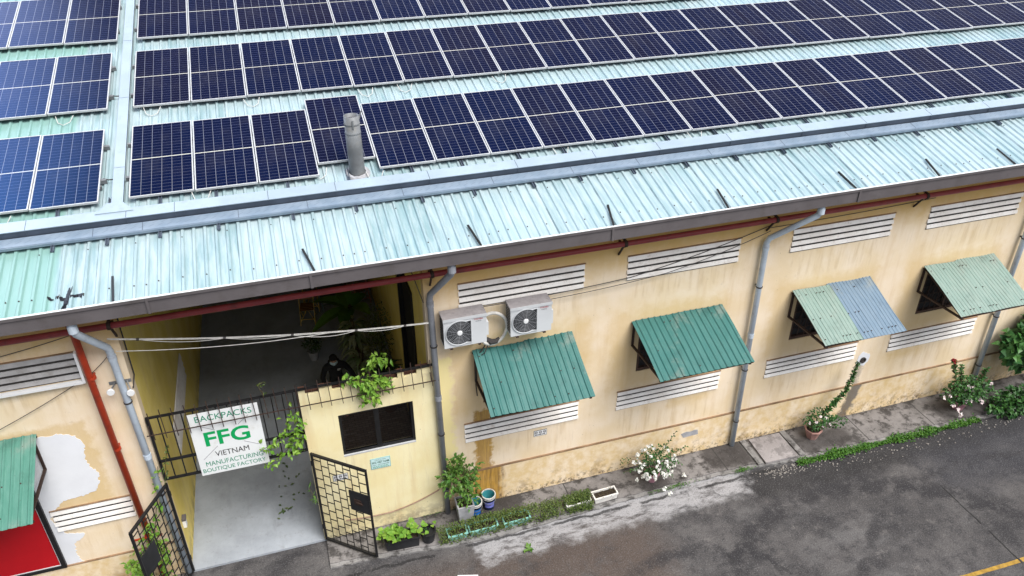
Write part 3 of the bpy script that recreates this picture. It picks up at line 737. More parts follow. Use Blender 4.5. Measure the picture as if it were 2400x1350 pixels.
for v in (.62, 1.62, 3.3, 4.4, 6.0, 7.1):
    y = ORG.y+v*CA
    m.obox(rp(.36,y,.035), ex*.09, RV*.05, RN*.075); m.obox(rp(-.03,y,.035), ex*.09, RV*.05, RN*.075)
build_split(m, 'support_bracket', 'galv', t)
for i, v in enumerate((.66, 3.34)):
    y = ORG.y+v*CA
    mm = MB(); mm.tube([rp(-.05,y,.09), rp(.02,y+.02,.10), rp(.09,y-.01,.09), rp(.16,y+.03,.06)], .011, 6); o = mm.build('solar_lead', 'wire', loc=rp(.0,y,0))
    tag(o, ('black lead from the lowest left panels into the upright cable tray', 'black lead from the middle left panels into the upright cable tray')[i], 'cable')
# loose leads under panel edges
m = MB()
lead = [(.9,2.72),(2.4,2.70),(4.6,2.66),(5.7,2.68),(7.4,2.68),(1.7,-.08),(3.35,.16),(4.6,-.10),(8.1,-.08),(10.9,-.1),(-.6,2.70),(-1.3,-.1)]
for i, (x, v) in enumerate(lead):
    y = ORG.y+v*CA
    mm = MB(); s = random.choice((-1,1)); mm.tube([rp(x,y+.08,.09), rp(x+.06*s,y-.06,.045), rp(x+.17*s,y-.13,.04), rp(x+.26*s,y-.05,.045), rp(x+.3*s,y+.1,.09)], .007, 5)
    o = mm.build('solar_lead', 'cable', loc=rp(x,y,0)); tag(o, 'thin grey lead looping out from under the lower edge of a panel row', 'cable', 'loose leads under the panel rows')

# flue
t = thing('flue_pipe', 'tall round galvanised flue standing on the roof in front of a panel', 'flue', tuple(rp(4.16,1.58,0)))
c = rp(4.16, 1.60, 0)
m = MB(); m.lathe((c.x,c.y,c.z-.05), [(.138,0),(.136,.5),(.131,1.12),(.119,1.12),(.116,.9),(.116,.75),(0,.75)], 28); m.build('pipe', 'galv', t, True)
m = MB()
for z in (.98, .82): m.lathe((c.x,c.y,c.z-.05), [(.131,z-.009),(.139,z-.009),(.139,z+.009),(.131,z+.009)], 28)
m.box(c.x-.012,c.x+.012,c.y-.152,c.y-.125,c.z+.88,c.z+1.02); m.bar((c.x+.13,c.y,c.z+1.0),(c.x+.175,c.y,c.z+1.13),.02); m.build('clamp_band', 'galv', t)
m = MB(); m.box(c.x-.118,c.x+.118,c.y-.01,c.y+.01,c.z+.80,c.z+1.04); m.build('damper', 'gutter', t)
m = MB()
pr = [(.15,.055),(.20,.05),(.225,.02),(.215,-.02)]
m.lathe((c.x,c.y,c.z), pr, 24)
m.v = [Vector((p.x, p.y, p.z+(p.y-c.y)*SL))+Vector((0,0,random.uniform(-.008,.008))) for p in m.v]; m.build('collar', 'concrete_pot', t)

# ------------------------------------------------------------ pipes on the facade
def downpipe(label, xt, xw, mat, zb, xb=None):
    xb = xw if xb is None else xb
    t = thing('downpipe', label, 'downpipe', (xb,-.11,0), 'downpipes below the gutter')
    m = MB(); zE = 5.36
    m.tube([(xt,-.70,6.31),(xt,-.70,6.16),(xt+(xw-xt)*.04,-.67,6.07),(xw-(xw-xt)*.05,-.14,zE+.06),(xw,-.11,zE-.05),(xb,-.11,zb)], .058, 14); m.build('pipe', mat, t, True)
    m = MB()
    for z in (zE-.16, 3.1): 
        x = xw+(xb-xw)*(zE-z)/(zE-zb); m.tube([(x,-.11,z-.05),(x,-.11,z+.05)], .066, 14)
    m.tube([(xt,-.70,6.24),(xt,-.70,6.12)], .07, 14); build_split(m, 'coupling', mat, t)
    m = MB()
    for z in (4.3, 2.2, .75): 
        x = xw+(xb-xw)*(zE-z)/(zE-zb); m.tube([(x,-.11,z-.012),(x,-.11,z+.012)], .07, 12); m.box(x-.02,x+.02,-.06,-.002 if z>.95 else -.037,z-.012,z+.012)
    build_split(m, 'clamp', 'wire', t)
downpipe('pale blue downpipe left of the covered passage, beside the rust red pipe', -.36, -.14, 'pvc', .02, -.04)
downpipe('grey downpipe at the right corner of the passage, beside the air conditioners', 5.27, 4.98, 'pvc_grey', .02, 5.06)
downpipe('pale blue downpipe between the two middle awnings on the right wall', 12.31, 11.70, 'pvc', .02, 11.77)
downpipe('pale blue downpipe rising behind the leafy shrub at the far right', 19.1, 18.5, 'pvc', .1, 18.60)
t = thing('fire_pipe', 'long dull red pipe running level under the eave', 'pipe', (5,-.25,5.87))
m = MB(); m.tube([(XL,-.25,5.87),(XR,-.25,5.87)], .052, 14); m.build('pipe', 'redpipe', t, True)
m = MB()
for x in (-3.4,.0,5.02,8.58,11.72,15.2,18.4): m.tube([(x-.03,-.25,5.87),(x+.03,-.25,5.87)], .066, 12); m.box(x-.02,x+.02,-.25,-.003,5.92,5.945); m.box(x-.02,x+.02,-.25,-.003,5.79,5.815); m.bar((x,-.2,5.80),(x,-.01,5.52),.03)
build_split(m, 'bracket', 'rust', t)
t = thing('riser_pipe', 'rust red upright pipe running down the wall beside the left pale blue downpipe', 'pipe', (-.47,-.13,0))
m = MB(); m.tube([(-.55,-.42,6.3),(-.55,-.2,6.05),(-.545,-.13,5.8),(-.47,-.13,0.0)], .055, 14); m.build('pipe', 'dusty_red', t, True)
m = MB()
for z in (4.9,3.4,1.3): m.tube([(-.5,-.13,z-.02),(-.5,-.13,z+.02)], .062, 12); m.box(-.53,-.47,-.13,-.003 if z>1 else -.035,z-.015,z+.015)
m.bar((-.75,-.2,1.3),(-.25,-.2,1.3),.03); build_split(m, 'bracket', 'dusty_red', t)

# ------------------------------------------------------------ awnings
def awning(label, a, b, sheets, brack, seed, split=None, yo=-1.31, zt=3.96, zo=3.42):
    random.seed(seed)
    t = thing('awning', label, 'awning', ((a+b)/2, 0, zt), 'window awnings along the wall')
    n_sh = len(sheets); edges = [a] + ([split] if split else []) + [b]
    for i, mat in enumerate(sheets):
        x0, x1 = edges[i]-.02*i, edges[i+1]+.03*(n_sh-1-i); lift = .03*(n_sh-1-i)
        dv = Vector((0, yo+.02, zo-zt)); dn = dv.cross(Vector((1,0,0))).normalized()
        if dn.z < 0: dn = -dn
        prof = []; x = x0; p = .132 if mat not in ('grey_blue','pale_green') else .085
        hh = .019 if mat not in ('grey_blue','pale_green') else .009
        while x < x1-.03:
            for dx, h in ((0,0),(p*.5,0),(p*.62,hh),(p*.80,hh),(p*.92,0)):
                if x+dx <= x1: prof.append((x+dx, h))
            x += p
        prof.append((x1, 0))
        m = MB(); k = len(prof); N = 5
        ext = random.uniform(-.02, .03); bend = random.uniform(.0, .015); tilt = random.uniform(-.015,.015) - (.03 if n_sh > 1 and i == 0 else 0)
        for layer in (0, -.004):
            for j in range(N+1):
                s = j/N*(1+ext) - (.02 if i else 0)
                for x, h in prof: m.v.append(Vector((x, -.02, zt)) + dv*s + dn*(h+lift+layer+bend*math.sin(s*3.1)) + dn*random.uniform(-.002,.002) + Vector((0,0,(x-x0)*tilt)) + dn*.008*math.sin(x*7+s*5+seed))
        for L in (0, 1):
            for j in range(N):
                for q in range(k-1):
                    o = L*(N+1)*k + j*k + q
                    m.f.append((o, o+k, o+k+1, o+1) if L == 0 else (o, o+1, o+k+1, o+k))
        m.build('sheet', mat, t)
        sc = MB()
        for q in range(len(prof)//5):
            if random.random() < .55:
                for s in (.12, .9, .55):
                    if random.random() < .5: x = prof[q*5+2][0]+.012; c = Vector((x,-.02,zt))+dv*s+dn*(hh+lift); sc.tube([c, c+dn*.012], .013, 6)
        if sc.v: build_split(sc, 'screw', 'rust', t)
    for x in (a+.06, b-.08):
        m = MB(); m.bar((x,-.02,zt-.06),(x,-.02,zo-.12),.04); m.bar((x,-.02,zo-.10),(x,yo+.01,zo-.035),.045,.035); m.bar((x,-.03,zt-.05),(x,yo+.02,zo-.025),.03,.02)
        m.build('bracket', 'rust', t)
    m = MB(); m.box(a, b, yo+.02, yo+.05, zo-.035, zo-.012); m.build('purlin', 'rust', t); m = MB(); m.box(a, b, -.05, -.02, zt-.05, zt-.025); m.build('purlin', 'rust', t)
awning('teal two-sheet awning right below the air conditioners', 5.72, 7.72, ['teal','teal'], 0, 11, 6.77, zo=3.35, yo=-1.24)
awning('plain teal awning left of the middle pale blue downpipe, over a barred window', 8.97, 10.97, ['teal'], 0, 12, zo=3.47, yo=-1.36)
awning('awning of one pale green and one grey blue sheet', 12.61, 14.57, ['pale_green','grey_blue'], 0, 13, 13.49)
awning('weathered pale green awning of two sheets at the far right', 15.95, 17.9, ['pale_green','pale_green'], 0, 14, 16.85)
awning('light teal awning at the left edge above the red board', -3.6, -1.60, ['teal_light'], 0, 15, zt=3.92, zo=3.28, yo=-1.34)
random.seed(21)
t = thing('red_board', 'large red board with black frame leaning under the left awning', 'board', (-2.8,-.02,.9))
m = MB(); m.box(-3.8,-2.06,-.030,-.012,.95,3.3); m.build('panel', 'red_board', t)
m = MB(); m.box(-2.06,-2.04,-.034,-.012,.93,3.3); m.box(-3.8,-2.06,-.034,-.012,.93,.95); m.build('trim', 'white', t)
m = MB(); m.box(-2.04,-1.965,-.06,-.008,.87,3.3); m.box(-3.8,-2.04,-.06,-.008,.87,.93); m.build('frame', 'black', t)

# ------------------------------------------------------------ air conditioners
def aircon(x0, label):
    t = thing('air_conditioner', label, 'air conditioner', (x0,-.2,4.36), 'outdoor units on the wall')
    w, y0, y1, z0, z1 = .78, -.37, -.07, 4.375, 4.99
    m = MB(); m.box(x0, x0+w, y0, y1, z0, z1-.02); m.build('casing', 'acwhite', t)
    m = MB(); m.box(x0-.008, x0+w+.008, y0-.008, y1+.008, z1-.022, z1); 
    m.build('top_cover', 'actop', t)
    m = MB(); m.box(x0-.01, x0+w+.01, y0-.016, y0-.009, z1-.055, z1+.004); m.build('front_lip', 'acwhite', t)
    cx, cz, r = x0+.285, (z0+z1)/2-.01, .255
    pts = []
    for i in range(33):
        a = R(62) + (2*math.pi - R(124))*i/32; pts.append((cx+r*math.cos(a), y0-.006, cz+r*math.sin(a)))
    fx = x0+.285+.215
    pts = [p for p in pts if p[0] <= fx]; 
    pts = [(fx, y0-.006, cz+r*.93)] + pts + [(fx, y0-.006, cz-r*.93)]
    m = MB(); m.poly(pts, (0,.005,0)); g = m.build('fan_opening', 'acdark', t)
    m = MB()
    for k in range(1, 9):
        rr = r*k/9+.01; q = []
        for i in range(41):
            a = 2*math.pi*i/40; x = cx+rr*math.cos(a); z = cz+rr*math.sin(a)
            if x <= fx: q.append((x, y0-.014, z))
            else:
                if len(q) > 1: m.tube(q, .0035, 4)
                q = []
        if len(q) > 1: m.tube(q, .0035, 4)
    for k in range(14):
        a = 2*math.pi*k/14+.1; ex_ = r
        if cx+ex_*math.cos(a) > fx: ex_ = (fx-cx)/math.cos(a)
        m.bar((cx,y0-.013,cz),(cx+ex_*math.cos(a),y0-.013,cz+ex_*math.sin(a)),.005)
    m.build('fan_grille', 'acgrey', g)
    m = MB(); rim = [(p[0], y0-.012, p[2]) for p in pts]; m.tube(rim+[rim[0]], .010, 6); m.build('fan_rim', 'acwhite', t)
    m = MB(); m.lathe((0,0,0), [(.0,.018),(.042,.016),(.05,0)], 16); m.v = [Vector((cx+p.x, y0-.014-p.z, cz+p.y)) for p in m.v]; m.build('hub', 'white', g)
    m = MB()
    for k in range(9): z = z0+.06+k*.058; m.box(x0-.006, x0-.0015, y0+.03, y1-.03, z, z+.036)
    m.build('side_grille', 'acdark', t)
    m = MB(); m.box(x0+w, x0+w+.055, y0+.06, y1-.06, z0+.10, z0+.38); m.build('valve_cover', 'acwhite', t)
    text('lettering', 'TOSHIBA', 'red_ink', x0+.55, x0+.72, 4.882, 4.912, y0-.002, t, .01)
    text('lettering', 'INVERTER', 'ink', x0+.585, x0+.685, 4.845, 4.863, y0-.002, t)
    for xx in (x0+.1, x0+.62):
        m = MB(); m.box(xx, xx+.05, y0-.02, -.002, z0-.03, z0-.002); m.box(xx+.01, xx+.04, -.02, -.002, z0-.25, z0-.03); m.bar((xx+.025,y0+.04,z0-.03),(xx+.025,-.02,z0-.24),.02); m.build('bracket', 'rust', t)
aircon(5.14, 'air conditioner unit beside the grey downpipe, left and lower of the two')
aircon(6.37, 'air conditioner unit above the middle of the teal awning, right of the two')
m = MB()
c0 = Vector((6.10,-.14,4.47)); pts = []
for i in range(25):
    a = R(150) - R(285)*i/24; pts.append(c0 + Vector((.27*math.cos(a), -.02*math.sin(a*2), .34*math.sin(a))))
m.tube(pts, .032, 8); o = m.build('insulated_hose', 'cable', loc=(6.1,-.14,4.1), smooth=True); tag(o, 'thick pale insulated hose looping between the two air conditioners', 'hose')
m = MB(); m.tube([(5.98,-.14,4.28),(6.05,-.16,4.20),(6.16,-.15,4.19),(6.22,-.13,4.24)], [.03,.06,.05,.02], 7); m.tube([(6.0,-.14,4.22),(5.88,-.12,4.0),(5.78,-.09,3.88),(5.765,-.06,3.2),(5.79,-.04,2.9)], .012, 5); m.tube([(6.02,-.15,4.2),(5.92,-.2,4.0),(5.80,-.1,3.85)], .01, 5)
o = m.build('drain_lead', 'wire', loc=(6,-.1,3)); tag(o, 'dark taped lead hanging from the hose past the left side of the awning', 'cable')

# ------------------------------------------------------------ gate house wall
G = thing('gate_wall', 'pale yellow gate wall with broken brick top and dark sliding window', 'wall', (3.75,0,0))
WX0, WX1, WZa, WZb = 3.15, 4.54, 2.08, 3.08
m = MB(); T = .14; y0 = -.03
m.box(2.53, 4.895, y0, T, 0, WZa); m.box(2.53, WX0, y0, T, WZa, WZb); m.box(WX1, 4.895, y0, T, WZa, WZb); m.box(2.53, 4.895, y0, T, WZb, 3.62)
m.build('wall', 'bright', G)
m = MB(); m.box(4.895, 5.06, y0, -.002, 0, 3.75); m.build('wall', 'bright', G)
random.seed(5)
x = 2.53; m = MB(); mb = MB()
hts = [.16,.05,.05,.15,.13,.04,.05,.14,.03,.03,.03,.13,.04,.05,.04,.14,.05,.05,.16,.15]
i = 0; wseg = (4.895-2.53)/len(hts)
for h in hts:
    m.box(x, x+wseg-.001*(i % 2), y0, y0+.05, 3.62, 3.62+h+random.uniform(0,.03)); mb.box(x+.002, x+wseg-.002, y0+.052, T, 3.62, 3.62+h*.8+random.uniform(.0,.03)); x += wseg; i += 1
m.build('broken_edge', 'bright', G); mb.build('broken_bricks', 'terracotta', G)
m = MB(); f = .05
for a, b, c, d in ((WX0,WX1,WZa,WZa+f),(WX0,WX1,WZb-f,WZb),(WX0,WX0+f,WZa+f,WZb-f),(WX1-f,WX1,WZa+f,WZb-f),((WX0+WX1)/2-.045,(WX0+WX1)/2+.045,WZa+f,WZb-f)): m.box(a, b, .0, .07, c, d)
w = m.build('window', 'black', G)
m = MB(); m.box(WX0+f, (WX0+WX1)/2-.045, .03, .036, WZa+f, WZb-f); m.box((WX0+WX1)/2+.045, WX1-f, .045, .051, WZa+f, WZb-f); m.build('pane', 'glass', w)
m = MB(); m.box(WX0, WX1, -.035, -.001, WZa-.014, WZa+.012); m.build('sill', 'alu', w)
def plaque(name, label, x0, x1, z0, z1, y):
    t = thing(name, label, 'sign', ((x0+x1)/2, y, z0)); return t
t = plaque('plaque', 'small pale teal company plaque on the yellow gate wall under the window', 3.62, 4.005, 1.595, 1.86, -.03)
m = MB(); m.box(3.62,4.005,-.040,-.0305,1.595,1.86); m.build('border', 'plaque_edge', t)
m = MB(); m.box(3.634,3.991,-.043,-.0405,1.609,1.846); m.build('plate', 'plaque', t)
text('lettering', 'CÔNG TY TNHH', 'dark_green_ink', 3.70, 3.92, 1.808, 1.836, -.0445, t)
text('lettering', 'FFG VIỆT NAM', 'dark_green_ink', 3.65, 3.975, 1.718, 1.80, -.0445, t, .018)
text('lettering', 'MST: 0315908388', 'dark_green_ink', 3.652, 3.973, 1.682, 1.706, -.0445, t)
m = MB()
for z in (1.655, 1.627):
    x = 3.655
    while x < 3.95: w_ = random.uniform(.015,.05); m.box(x, x+w_, -.0445, -.0435, z-.006, z+.006); x += w_+.01
m.build('small_print', 'sign_teal', t)
def sticker(label, x0, z0, y):
    t = thing('notice_sticker', label, 'sign', (x0+.14, y, z0), 'white camera notices')
    m = MB(); m.box(x0, x0+.285, y-.006, y-.0005, z0, z0+.155); m.build('plate', 'slot', t)
    m = MB(); m.box(x0+.008, x0+.277, y-.008, y-.0062, z0+.008, z0+.147); m.build('face', 'white', t)
    m = MB()
    for k in range(3):
        cx = x0+.05+k*.092; m.box(cx-.028, cx+.028, y-.0095, y-.0085, z0+.092, z0+.108); m.tube([(cx+.026*math.cos(a*.524), y-.009, z0+.1+.034*math.sin(a*.524)) for a in range(13)], .0045, 4)
    x = x0+.025
    while x < x0+.25: w_ = random.uniform(.025,.05); m.box(x, min(x+w_, x0+.262), y-.0095, y-.0085, z0+.028, z0+.048); x += w_+.008
    m.build('symbols', 'ink', t)
sticker('white notice sticker with three dark symbols on the cream wall below the louvres', 6.97, 1.49, 0)
sticker('white notice sticker with dark symbols behind the open right gate leaf', 2.88, 1.50, -.03)

# iron grille above the gate
t = thing('gate_grille', 'black iron grille with spikes over the gateway and gate wall', 'grille', (1.3,-.05,2.44))
m = MB(); y = -.05
for z in (2.45, 2.87): m.box(.03, 2.53, y-.02, y+.02, z-.02, z+.02)
m.box(.03, 5.0, y-.018, y+.018, 3.83, 3.866); m.box(.03, .07, y-.02, y+.02, 2.47, 3.83); m.box(2.49, 2.53, y-.02, y+.02, 2.47, 3.83); m.build('rail', 'black', t)
m = MB()
x = .22
while x < 2.45: m.box(x-.010, x+.010, y-.010, y+.010, 2.47, 3.83); x += .185
m.build('bars', 'black', t)
m = MB(); m.box(.0, 5.04, y-.112, y-.096, 3.545, 3.56); x = .10
while x < 5.0:
    j = random.uniform(-.012,.012)
    m.bar((x+j, y-.045, 4.0+random.uniform(-.02,.02)), (x+j+.02, y-.10, 3.44), .013); x += .185
for x in (.05, 2.51, 4.9): m.bar((x,y-.02,3.7),(x,y-.1,3.55),.014)
m.build('spikes', 'rust', t)

# banner sign
t = thing('company_sign', 'square white sign with green lettering hung on the gateway grille', 'sign', (1.24,-.09,2.38))
SX0, SX1, SZ0, SZ1 = .66, 1.83, 2.38, 3.78; sy = -.085
m = MB(); m.box(SX0, SX1, sy-.006, sy, SZ0, SZ1); m.build('board', 'sign_board', t)
def sg(name, body, mat, u0, u1, v0, v1, bold=0): text(name, body, mat, SX0+u0*(SX1-SX0), SX0+u1*(SX1-SX0), SZ1-v1*(SZ1-SZ0), SZ1-v0*(SZ1-SZ0), sy-.009, t, bold)
sg('lettering', 'BACKPACKS', 'sign_teal', .10, .90, .045, .135)
sg('lettering', 'FFG', 'sign_green', .165, .81, .31, .54, .022)
sg('lettering', 'VIETNAM', 'ink', .26, .75, .64, .725)
sg('lettering', 'MANUFACTURING', 'sign_teal', .095, .93, .785, .86)
sg('lettering', 'BOUTIQUE FACTORY', 'sign_teal', .03, .95, .895, .97)
m = MB()
for u0, v0, u1, v1 in ((.16,.21,.34,.30),(.84,.16,.67,.28),(.08,.74,.32,.56),(.90,.66,.70,.56)):
    m.bar((SX0+u0*1.17, sy-.008, SZ1-v0*1.4), (SX0+u1*1.17, sy-.008, SZ1-v1*1.4), .010, .003, (0,-1,0))
m.build('cross_lines', 'concrete_pot', t)

# gate leaves
def gate_leaf(label, hinge, outer, z0, z1, seed):
    random.seed(seed); h = Vector((*hinge, 0)); d = Vector((outer[0]-hinge[0], outer[1]-hinge[1], 0)); Ln = d.length; d.normalize(); nrm = Vector((-d.y, d.x, 0))
    t = thing('gate_leaf', label, 'gate', (hinge[0], hinge[1], 0), 'open gate leaves')
    def P(s, z): return h + d*s + Vector((0,0,z))
    m = MB(); fw_ = .045
    m.bar(P(fw_/2,z0), P(fw_/2,z1), fw_); m.bar(P(Ln-fw_/2,z0), P(Ln-fw_/2,z1), fw_); m.bar(P(fw_,z0+fw_/2), P(Ln-fw_,z0+fw_/2), fw_); m.bar(P(fw_,z1-fw_/2), P(Ln-fw_,z1-fw_/2), fw_); m.build('frame', 'black', t)
    m = MB(); n = 7; a = (Ln-2*fw_)/n
    for i in range(1, n): m.bar(P(fw_+a*i, z0+fw_), P(fw_+a*i, z1-fw_), .016)
    for i in range(n):
        z = z0+fw_+(.13 if i % 2 else .24)
        while z < z1-.06: m.bar(P(fw_+a*i+.008, z), P(fw_+a*(i+1)-.008, z), .014); z += .235
    m.build('lattice', 'black', t)
    m = MB(); o = P(Ln-.46, 1.20)-nrm*.012; m.obox(o, d*.42, nrm*.024, Vector((0,0,.50))); pl = m.build('lock_plate', 'black_plastic', t)
    m = MB(); m.obox(P(Ln-.36,1.38)-nrm*.022, d*.16, nrm*.008, Vector((0,0,.14))); m.obox(P(Ln-.30,1.44)-nrm*.045, d*.14, nrm*.02, Vector((0,0,.025))); m.build('bolt', 'rust', pl)
    m = MB()
    for z in (.35, 2.05): m.tube([h+Vector((0,0,z)), h+Vector((0,0,z+.1))], .022, 8)
    build_split(m, 'hinge', 'black', t)
gate_leaf('open black lattice gate leaf in front of the yellow gate wall', (2.55,-.055), (3.48,-.83), .05, 2.36, 3)
gate_leaf('open black lattice gate leaf with creeper, beside the rust red pipe', (.045,-.05), (-.48,-1.09), .05, 2.36, 4)

# small fittings
t = thing('floodlight', 'twin white round lamps on a bracket behind the left pale blue downpipe', 'lamp', (-.16,-.05,4.48))
for xx, zz in ((-.30,4.60),(-.02,4.52)):
    m = MB(); m.lathe((0,0,0), [(0,0),(.055,.0),(.062,.015),(.045,.06),(.02,.09)], 16); m.v = [Vector((xx+p.x, -.20+p.z, zz+p.y)) for p in m.v]; m.build('lamp_head', 'white', t, False)
m = MB(); m.box(-.33,.0,-.012,-.002,4.62,4.68); m.bar((-.30,-.12,4.6),(-.24,-.01,4.65),.02); m.bar((-.02,-.12,4.53),(-.06,-.01,4.65),.02); m.build('bracket', 'galv', t)
t = thing('wall_lamp', 'small white box lamp on the mustard passage wall', 'lamp', (.04,.41,.8))
m = MB(); m.box(.001,.06,.34,.46,.80,.98); m.build('body', 'white', t); m = MB(); m.box(.0,.075,.33,.47,.981,1.03); m.build('cap', 'gutter', t)
t = thing('cover_slab', 'pale square concrete cover slab set in the pavement', 'slab', (12.6,-.49,0))
m = MB(); m.poly([(12.22,-.10,.0),(13.02,-.11,.0),(13.0,-.89,.0),(12.18,-.88,.0)], (0,0,.045)); m.build('slab', 'slab', t)
m = MB(); m.box(12.0,12.14,-.86,-.06,.001,.03); m.box(13.06,13.2,-.88,-.06,.001,.03); build_split(m, 'side_kerb', 'kerb', t)
t = thing('floor_board', 'small white board with black bars lying on the road at the lower edge', 'board', (5.08,-1.75,-.05))
m = MB(); m.poly([(4.87,-1.66,-.049),(5.25,-1.77,-.049),(5.19,-2.03,-.049),(4.81,-1.92,-.049)], (0,0,.02)); m.build('board', 'white', t)
m = MB(); m.poly([(4.89,-1.70,-.028),(5.21,-1.793,-.028),(5.20,-1.83,-.028),(4.88,-1.737,-.028)], (0,0,.002)); m.build('bar', 'ink', t)
t = thing('pavement_block', 'grey block on the pavement under the red board at the lower left', 'block', (-2.0,-.2,0))
m = MB(); m.obox((-2.45,-.33,0),(.62,0,0),(0,.2,0),(0,0,.42)); m.build('block', 'concrete_pot', t)

# ------------------------------------------------------------ cables
def sag(a, b, s, n=14): a, b = Vector(a), Vector(b); return [a.lerp(b, i/n) - Vector((0,0,4*s*(i/n)*(1-i/n))) for i in range(n+1)]
t = thing('cable_bundle', 'bundle of white cables strung across the passage mouth', 'cable', (-.1,-.12,5.5))
A = Vector((-.12,-.13,5.56)); Bp = Vector((4.93,-.13,4.82)); mid_ = sag(A, Bp, .10, 24)
m = MB(); m.tube(mid_, .0085, 6); m.tube([p+Vector((0,.012,.010)) for p in mid_], .006, 6); m.build('cable', 'cable', t)
m = MB()
marks = [2, 8, 13, 18, 22]
for i, j in zip(marks[:-1], marks[1:]): m.tube(sag(mid_[i], mid_[j], random.uniform(.03,.15), 10), .0055, 5)
m.tube(sag((-.05,-.13,5.32), mid_[16], .08, 14), .007, 5); m.build('slack_cable', 'cable', t)
m = MB()
for i in marks: m.tube([mid_[i]+Vector((-.02,0,.01)), mid_[i]+Vector((.02,0,.0))], .022, 6)
build_split(m, 'tie', 'wire', t)
def wire(label, pts, r=.008, mat='wire', group=None):
    m = MB(); m.tube(pts, r, 5); o = m.build('wire', mat, loc=pts[0]); tag(o, label, 'wire', group)
wire('thin dark wire sagging from the left air conditioner up to the middle pale blue downpipe', sag((5.85,-.1,4.95),(8.86,-.04,5.0),.03)+sag((8.86,-.04,5.0),(11.85,-.04,5.66),.05)[1:], .008)
wire('thin dark wire from the right air conditioner rising across the upper louvres', sag((7.12,-.1,4.86),(9.6,-.1,5.0),.03)+sag((9.6,-.1,5.0),(11.75,-.1,5.55),.04)[1:], .007)
wire('thin dark wire along the upper wall right of the middle downpipe', sag((11.8,-.03,5.58),(15.7,-.03,5.66),.02), .007)
wire('thin grey wire slanting down over the left wall to the light teal awning', sag((-.12,-.06,5.3),(-.55,-.04,4.9),.02)+sag((-.55,-.04,4.9),(-2.6,-.04,3.95),.05)[1:], .006)
wire('dark wire from the left wall end up to the red pipe', sag((-2.6,-.05,5.42),(-.6,-.06,5.70),.04), .007)
wire('dark cable hanging down the mustard passage wall behind the twin lamps', sag((.03,.25,6.3),(.02,.2,4.6),0.0)+[Vector((.0,-.03,4.5))], .012)
wire('brown hose drooping along the foot of the yellow gate wall', sag((3.0,-.06,.42),(3.9,-.06,.36),.02,6)+sag((3.9,-.06,.36),(4.92,-.06,.68),.05)[1:], .013, 'brown_hose')
wire('dark wires curling under the eave above the passage', sag((-.1,-.3,6.2),(2.9,.4,6.35),.25), .012)
wire('dark thin cord hanging from the eave beside the right passage corner', sag((4.6,.1,6.3),(4.88,-.03,5.2),.0), .008)

# ------------------------------------------------------------ plants
def stems(m, base, tips, r=.008):
    for q in tips: b = Vector(base); md = b.lerp(q, .5)+Vector((random.uniform(-.04,.04), random.uniform(-.04,.04), .04)); m.tube([b, md, q], [r, r*.8, r*.4], 5, False)
def bush(m, c, rad, n, l, w, shell=.5, dir_out=.6, droop=.25):
    c = Vector(c)
    for i in range(n):
        d = rv(); k = random.uniform(shell, 1)**.6; p = c + Vector((d.x*rad[0]*k, d.y*rad[1]*k, d.z*rad[2]*k))
        dd = (d*dir_out + rv()*.6 + Vector((0,0,-.1))); s = random.uniform(.65, 1.2)
        m.leaf(p, dd, l*s, w*s, None, droop)
def flowers(m, c, r, n=9, s=.022):
    for i in range(n):
        p = Vector(c)+rv()*r*random.uniform(.3,1); nn = (rv()+Vector((0,-.6,.9))).normalized(); u, w = perp(nn)
        for k in range(4):
            a = k*math.pi/2+random.random(); d = u*math.cos(a)+w*math.sin(a); m.leaf(p, d+nn*.3, s*1.3, s, nn, .1)
def spray_of(m, p, d, n, l, w, gap=.03, curve=(0,0,-.02)):
    p = Vector(p); d = Vector(d).normalized(); pts = [p.copy()]
    for i in range(n):
        d = (d + Vector(curve) + rv()*.06).normalized(); p = p + d*gap; pts.append(p.copy())
        u, q = perp(d); a = i*2.4
        m.leaf(p, u*math.cos(a)+q*math.sin(a)+d*.6, l*random.uniform(.7,1.15), w)
    return pts
random.seed(33)
# tall plant in a square concrete planter
t = thing('potted_plant', 'tall leafy plant in a square pale concrete planter by the grey downpipe', 'potted plant', (5.33,-.40,0))
m = MB(); b0, b1, hh = .13, .175, .50; cx, cy = 5.36, -.36
for a, z0_, z1_, s0, s1 in (('o',0,hh,b0,b1),):
    m.add([(cx-s0,cy-s0,0),(cx+s0,cy-s0,0),(cx+s0,cy+s0,0),(cx-s0,cy+s0,0),(cx-s1,cy-s1,hh),(cx+s1,cy-s1,hh),(cx+s1,cy+s1,hh),(cx-s1,cy+s1,hh),
           (cx-s1+.03,cy-s1+.03,hh),(cx+s1-.03,cy-s1+.03,hh),(cx+s1-.03,cy+s1-.03,hh),(cx-s1+.03,cy+s1-.03,hh)],
          [(3,2,1,0),(0,1,5,4),(1,2,6,5),(2,3,7,6),(3,0,4,7),(4,5,9,8),(5,6,10,9),(6,7,11,10),(7,4,8,11)])
m.build('pot', 'concrete_pot', t)
m = MB(); m.box(cx-.14,cx+.14,cy-.14,cy+.14,hh-.06,hh-.04); m.build('soil', 'soil', t)
m = MB(); tips = []
for i in range(9): tips.append(Vector((cx+random.uniform(-.3,.3), cy+random.uniform(-.2,.2), random.uniform(.9,1.55))))
stems(m, (cx,cy,hh-.05), tips, .012); m.build('stem', 'stem', t)
m = MB(); bush(m, (5.28,-.34,1.12), (.42,.26,.36), 330, .115, .06, .15); bush(m, (5.22,-.30,1.5), (.16,.14,.26), 70, .10, .055, .1); bush(m, (5.5,-.38,.86), (.26,.2,.2), 70, .11, .06, .2)
for q in tips[:4]: spray_of(m, q, (random.uniform(-.5,.3),-.2,.8), 8, .10, .05, .045)
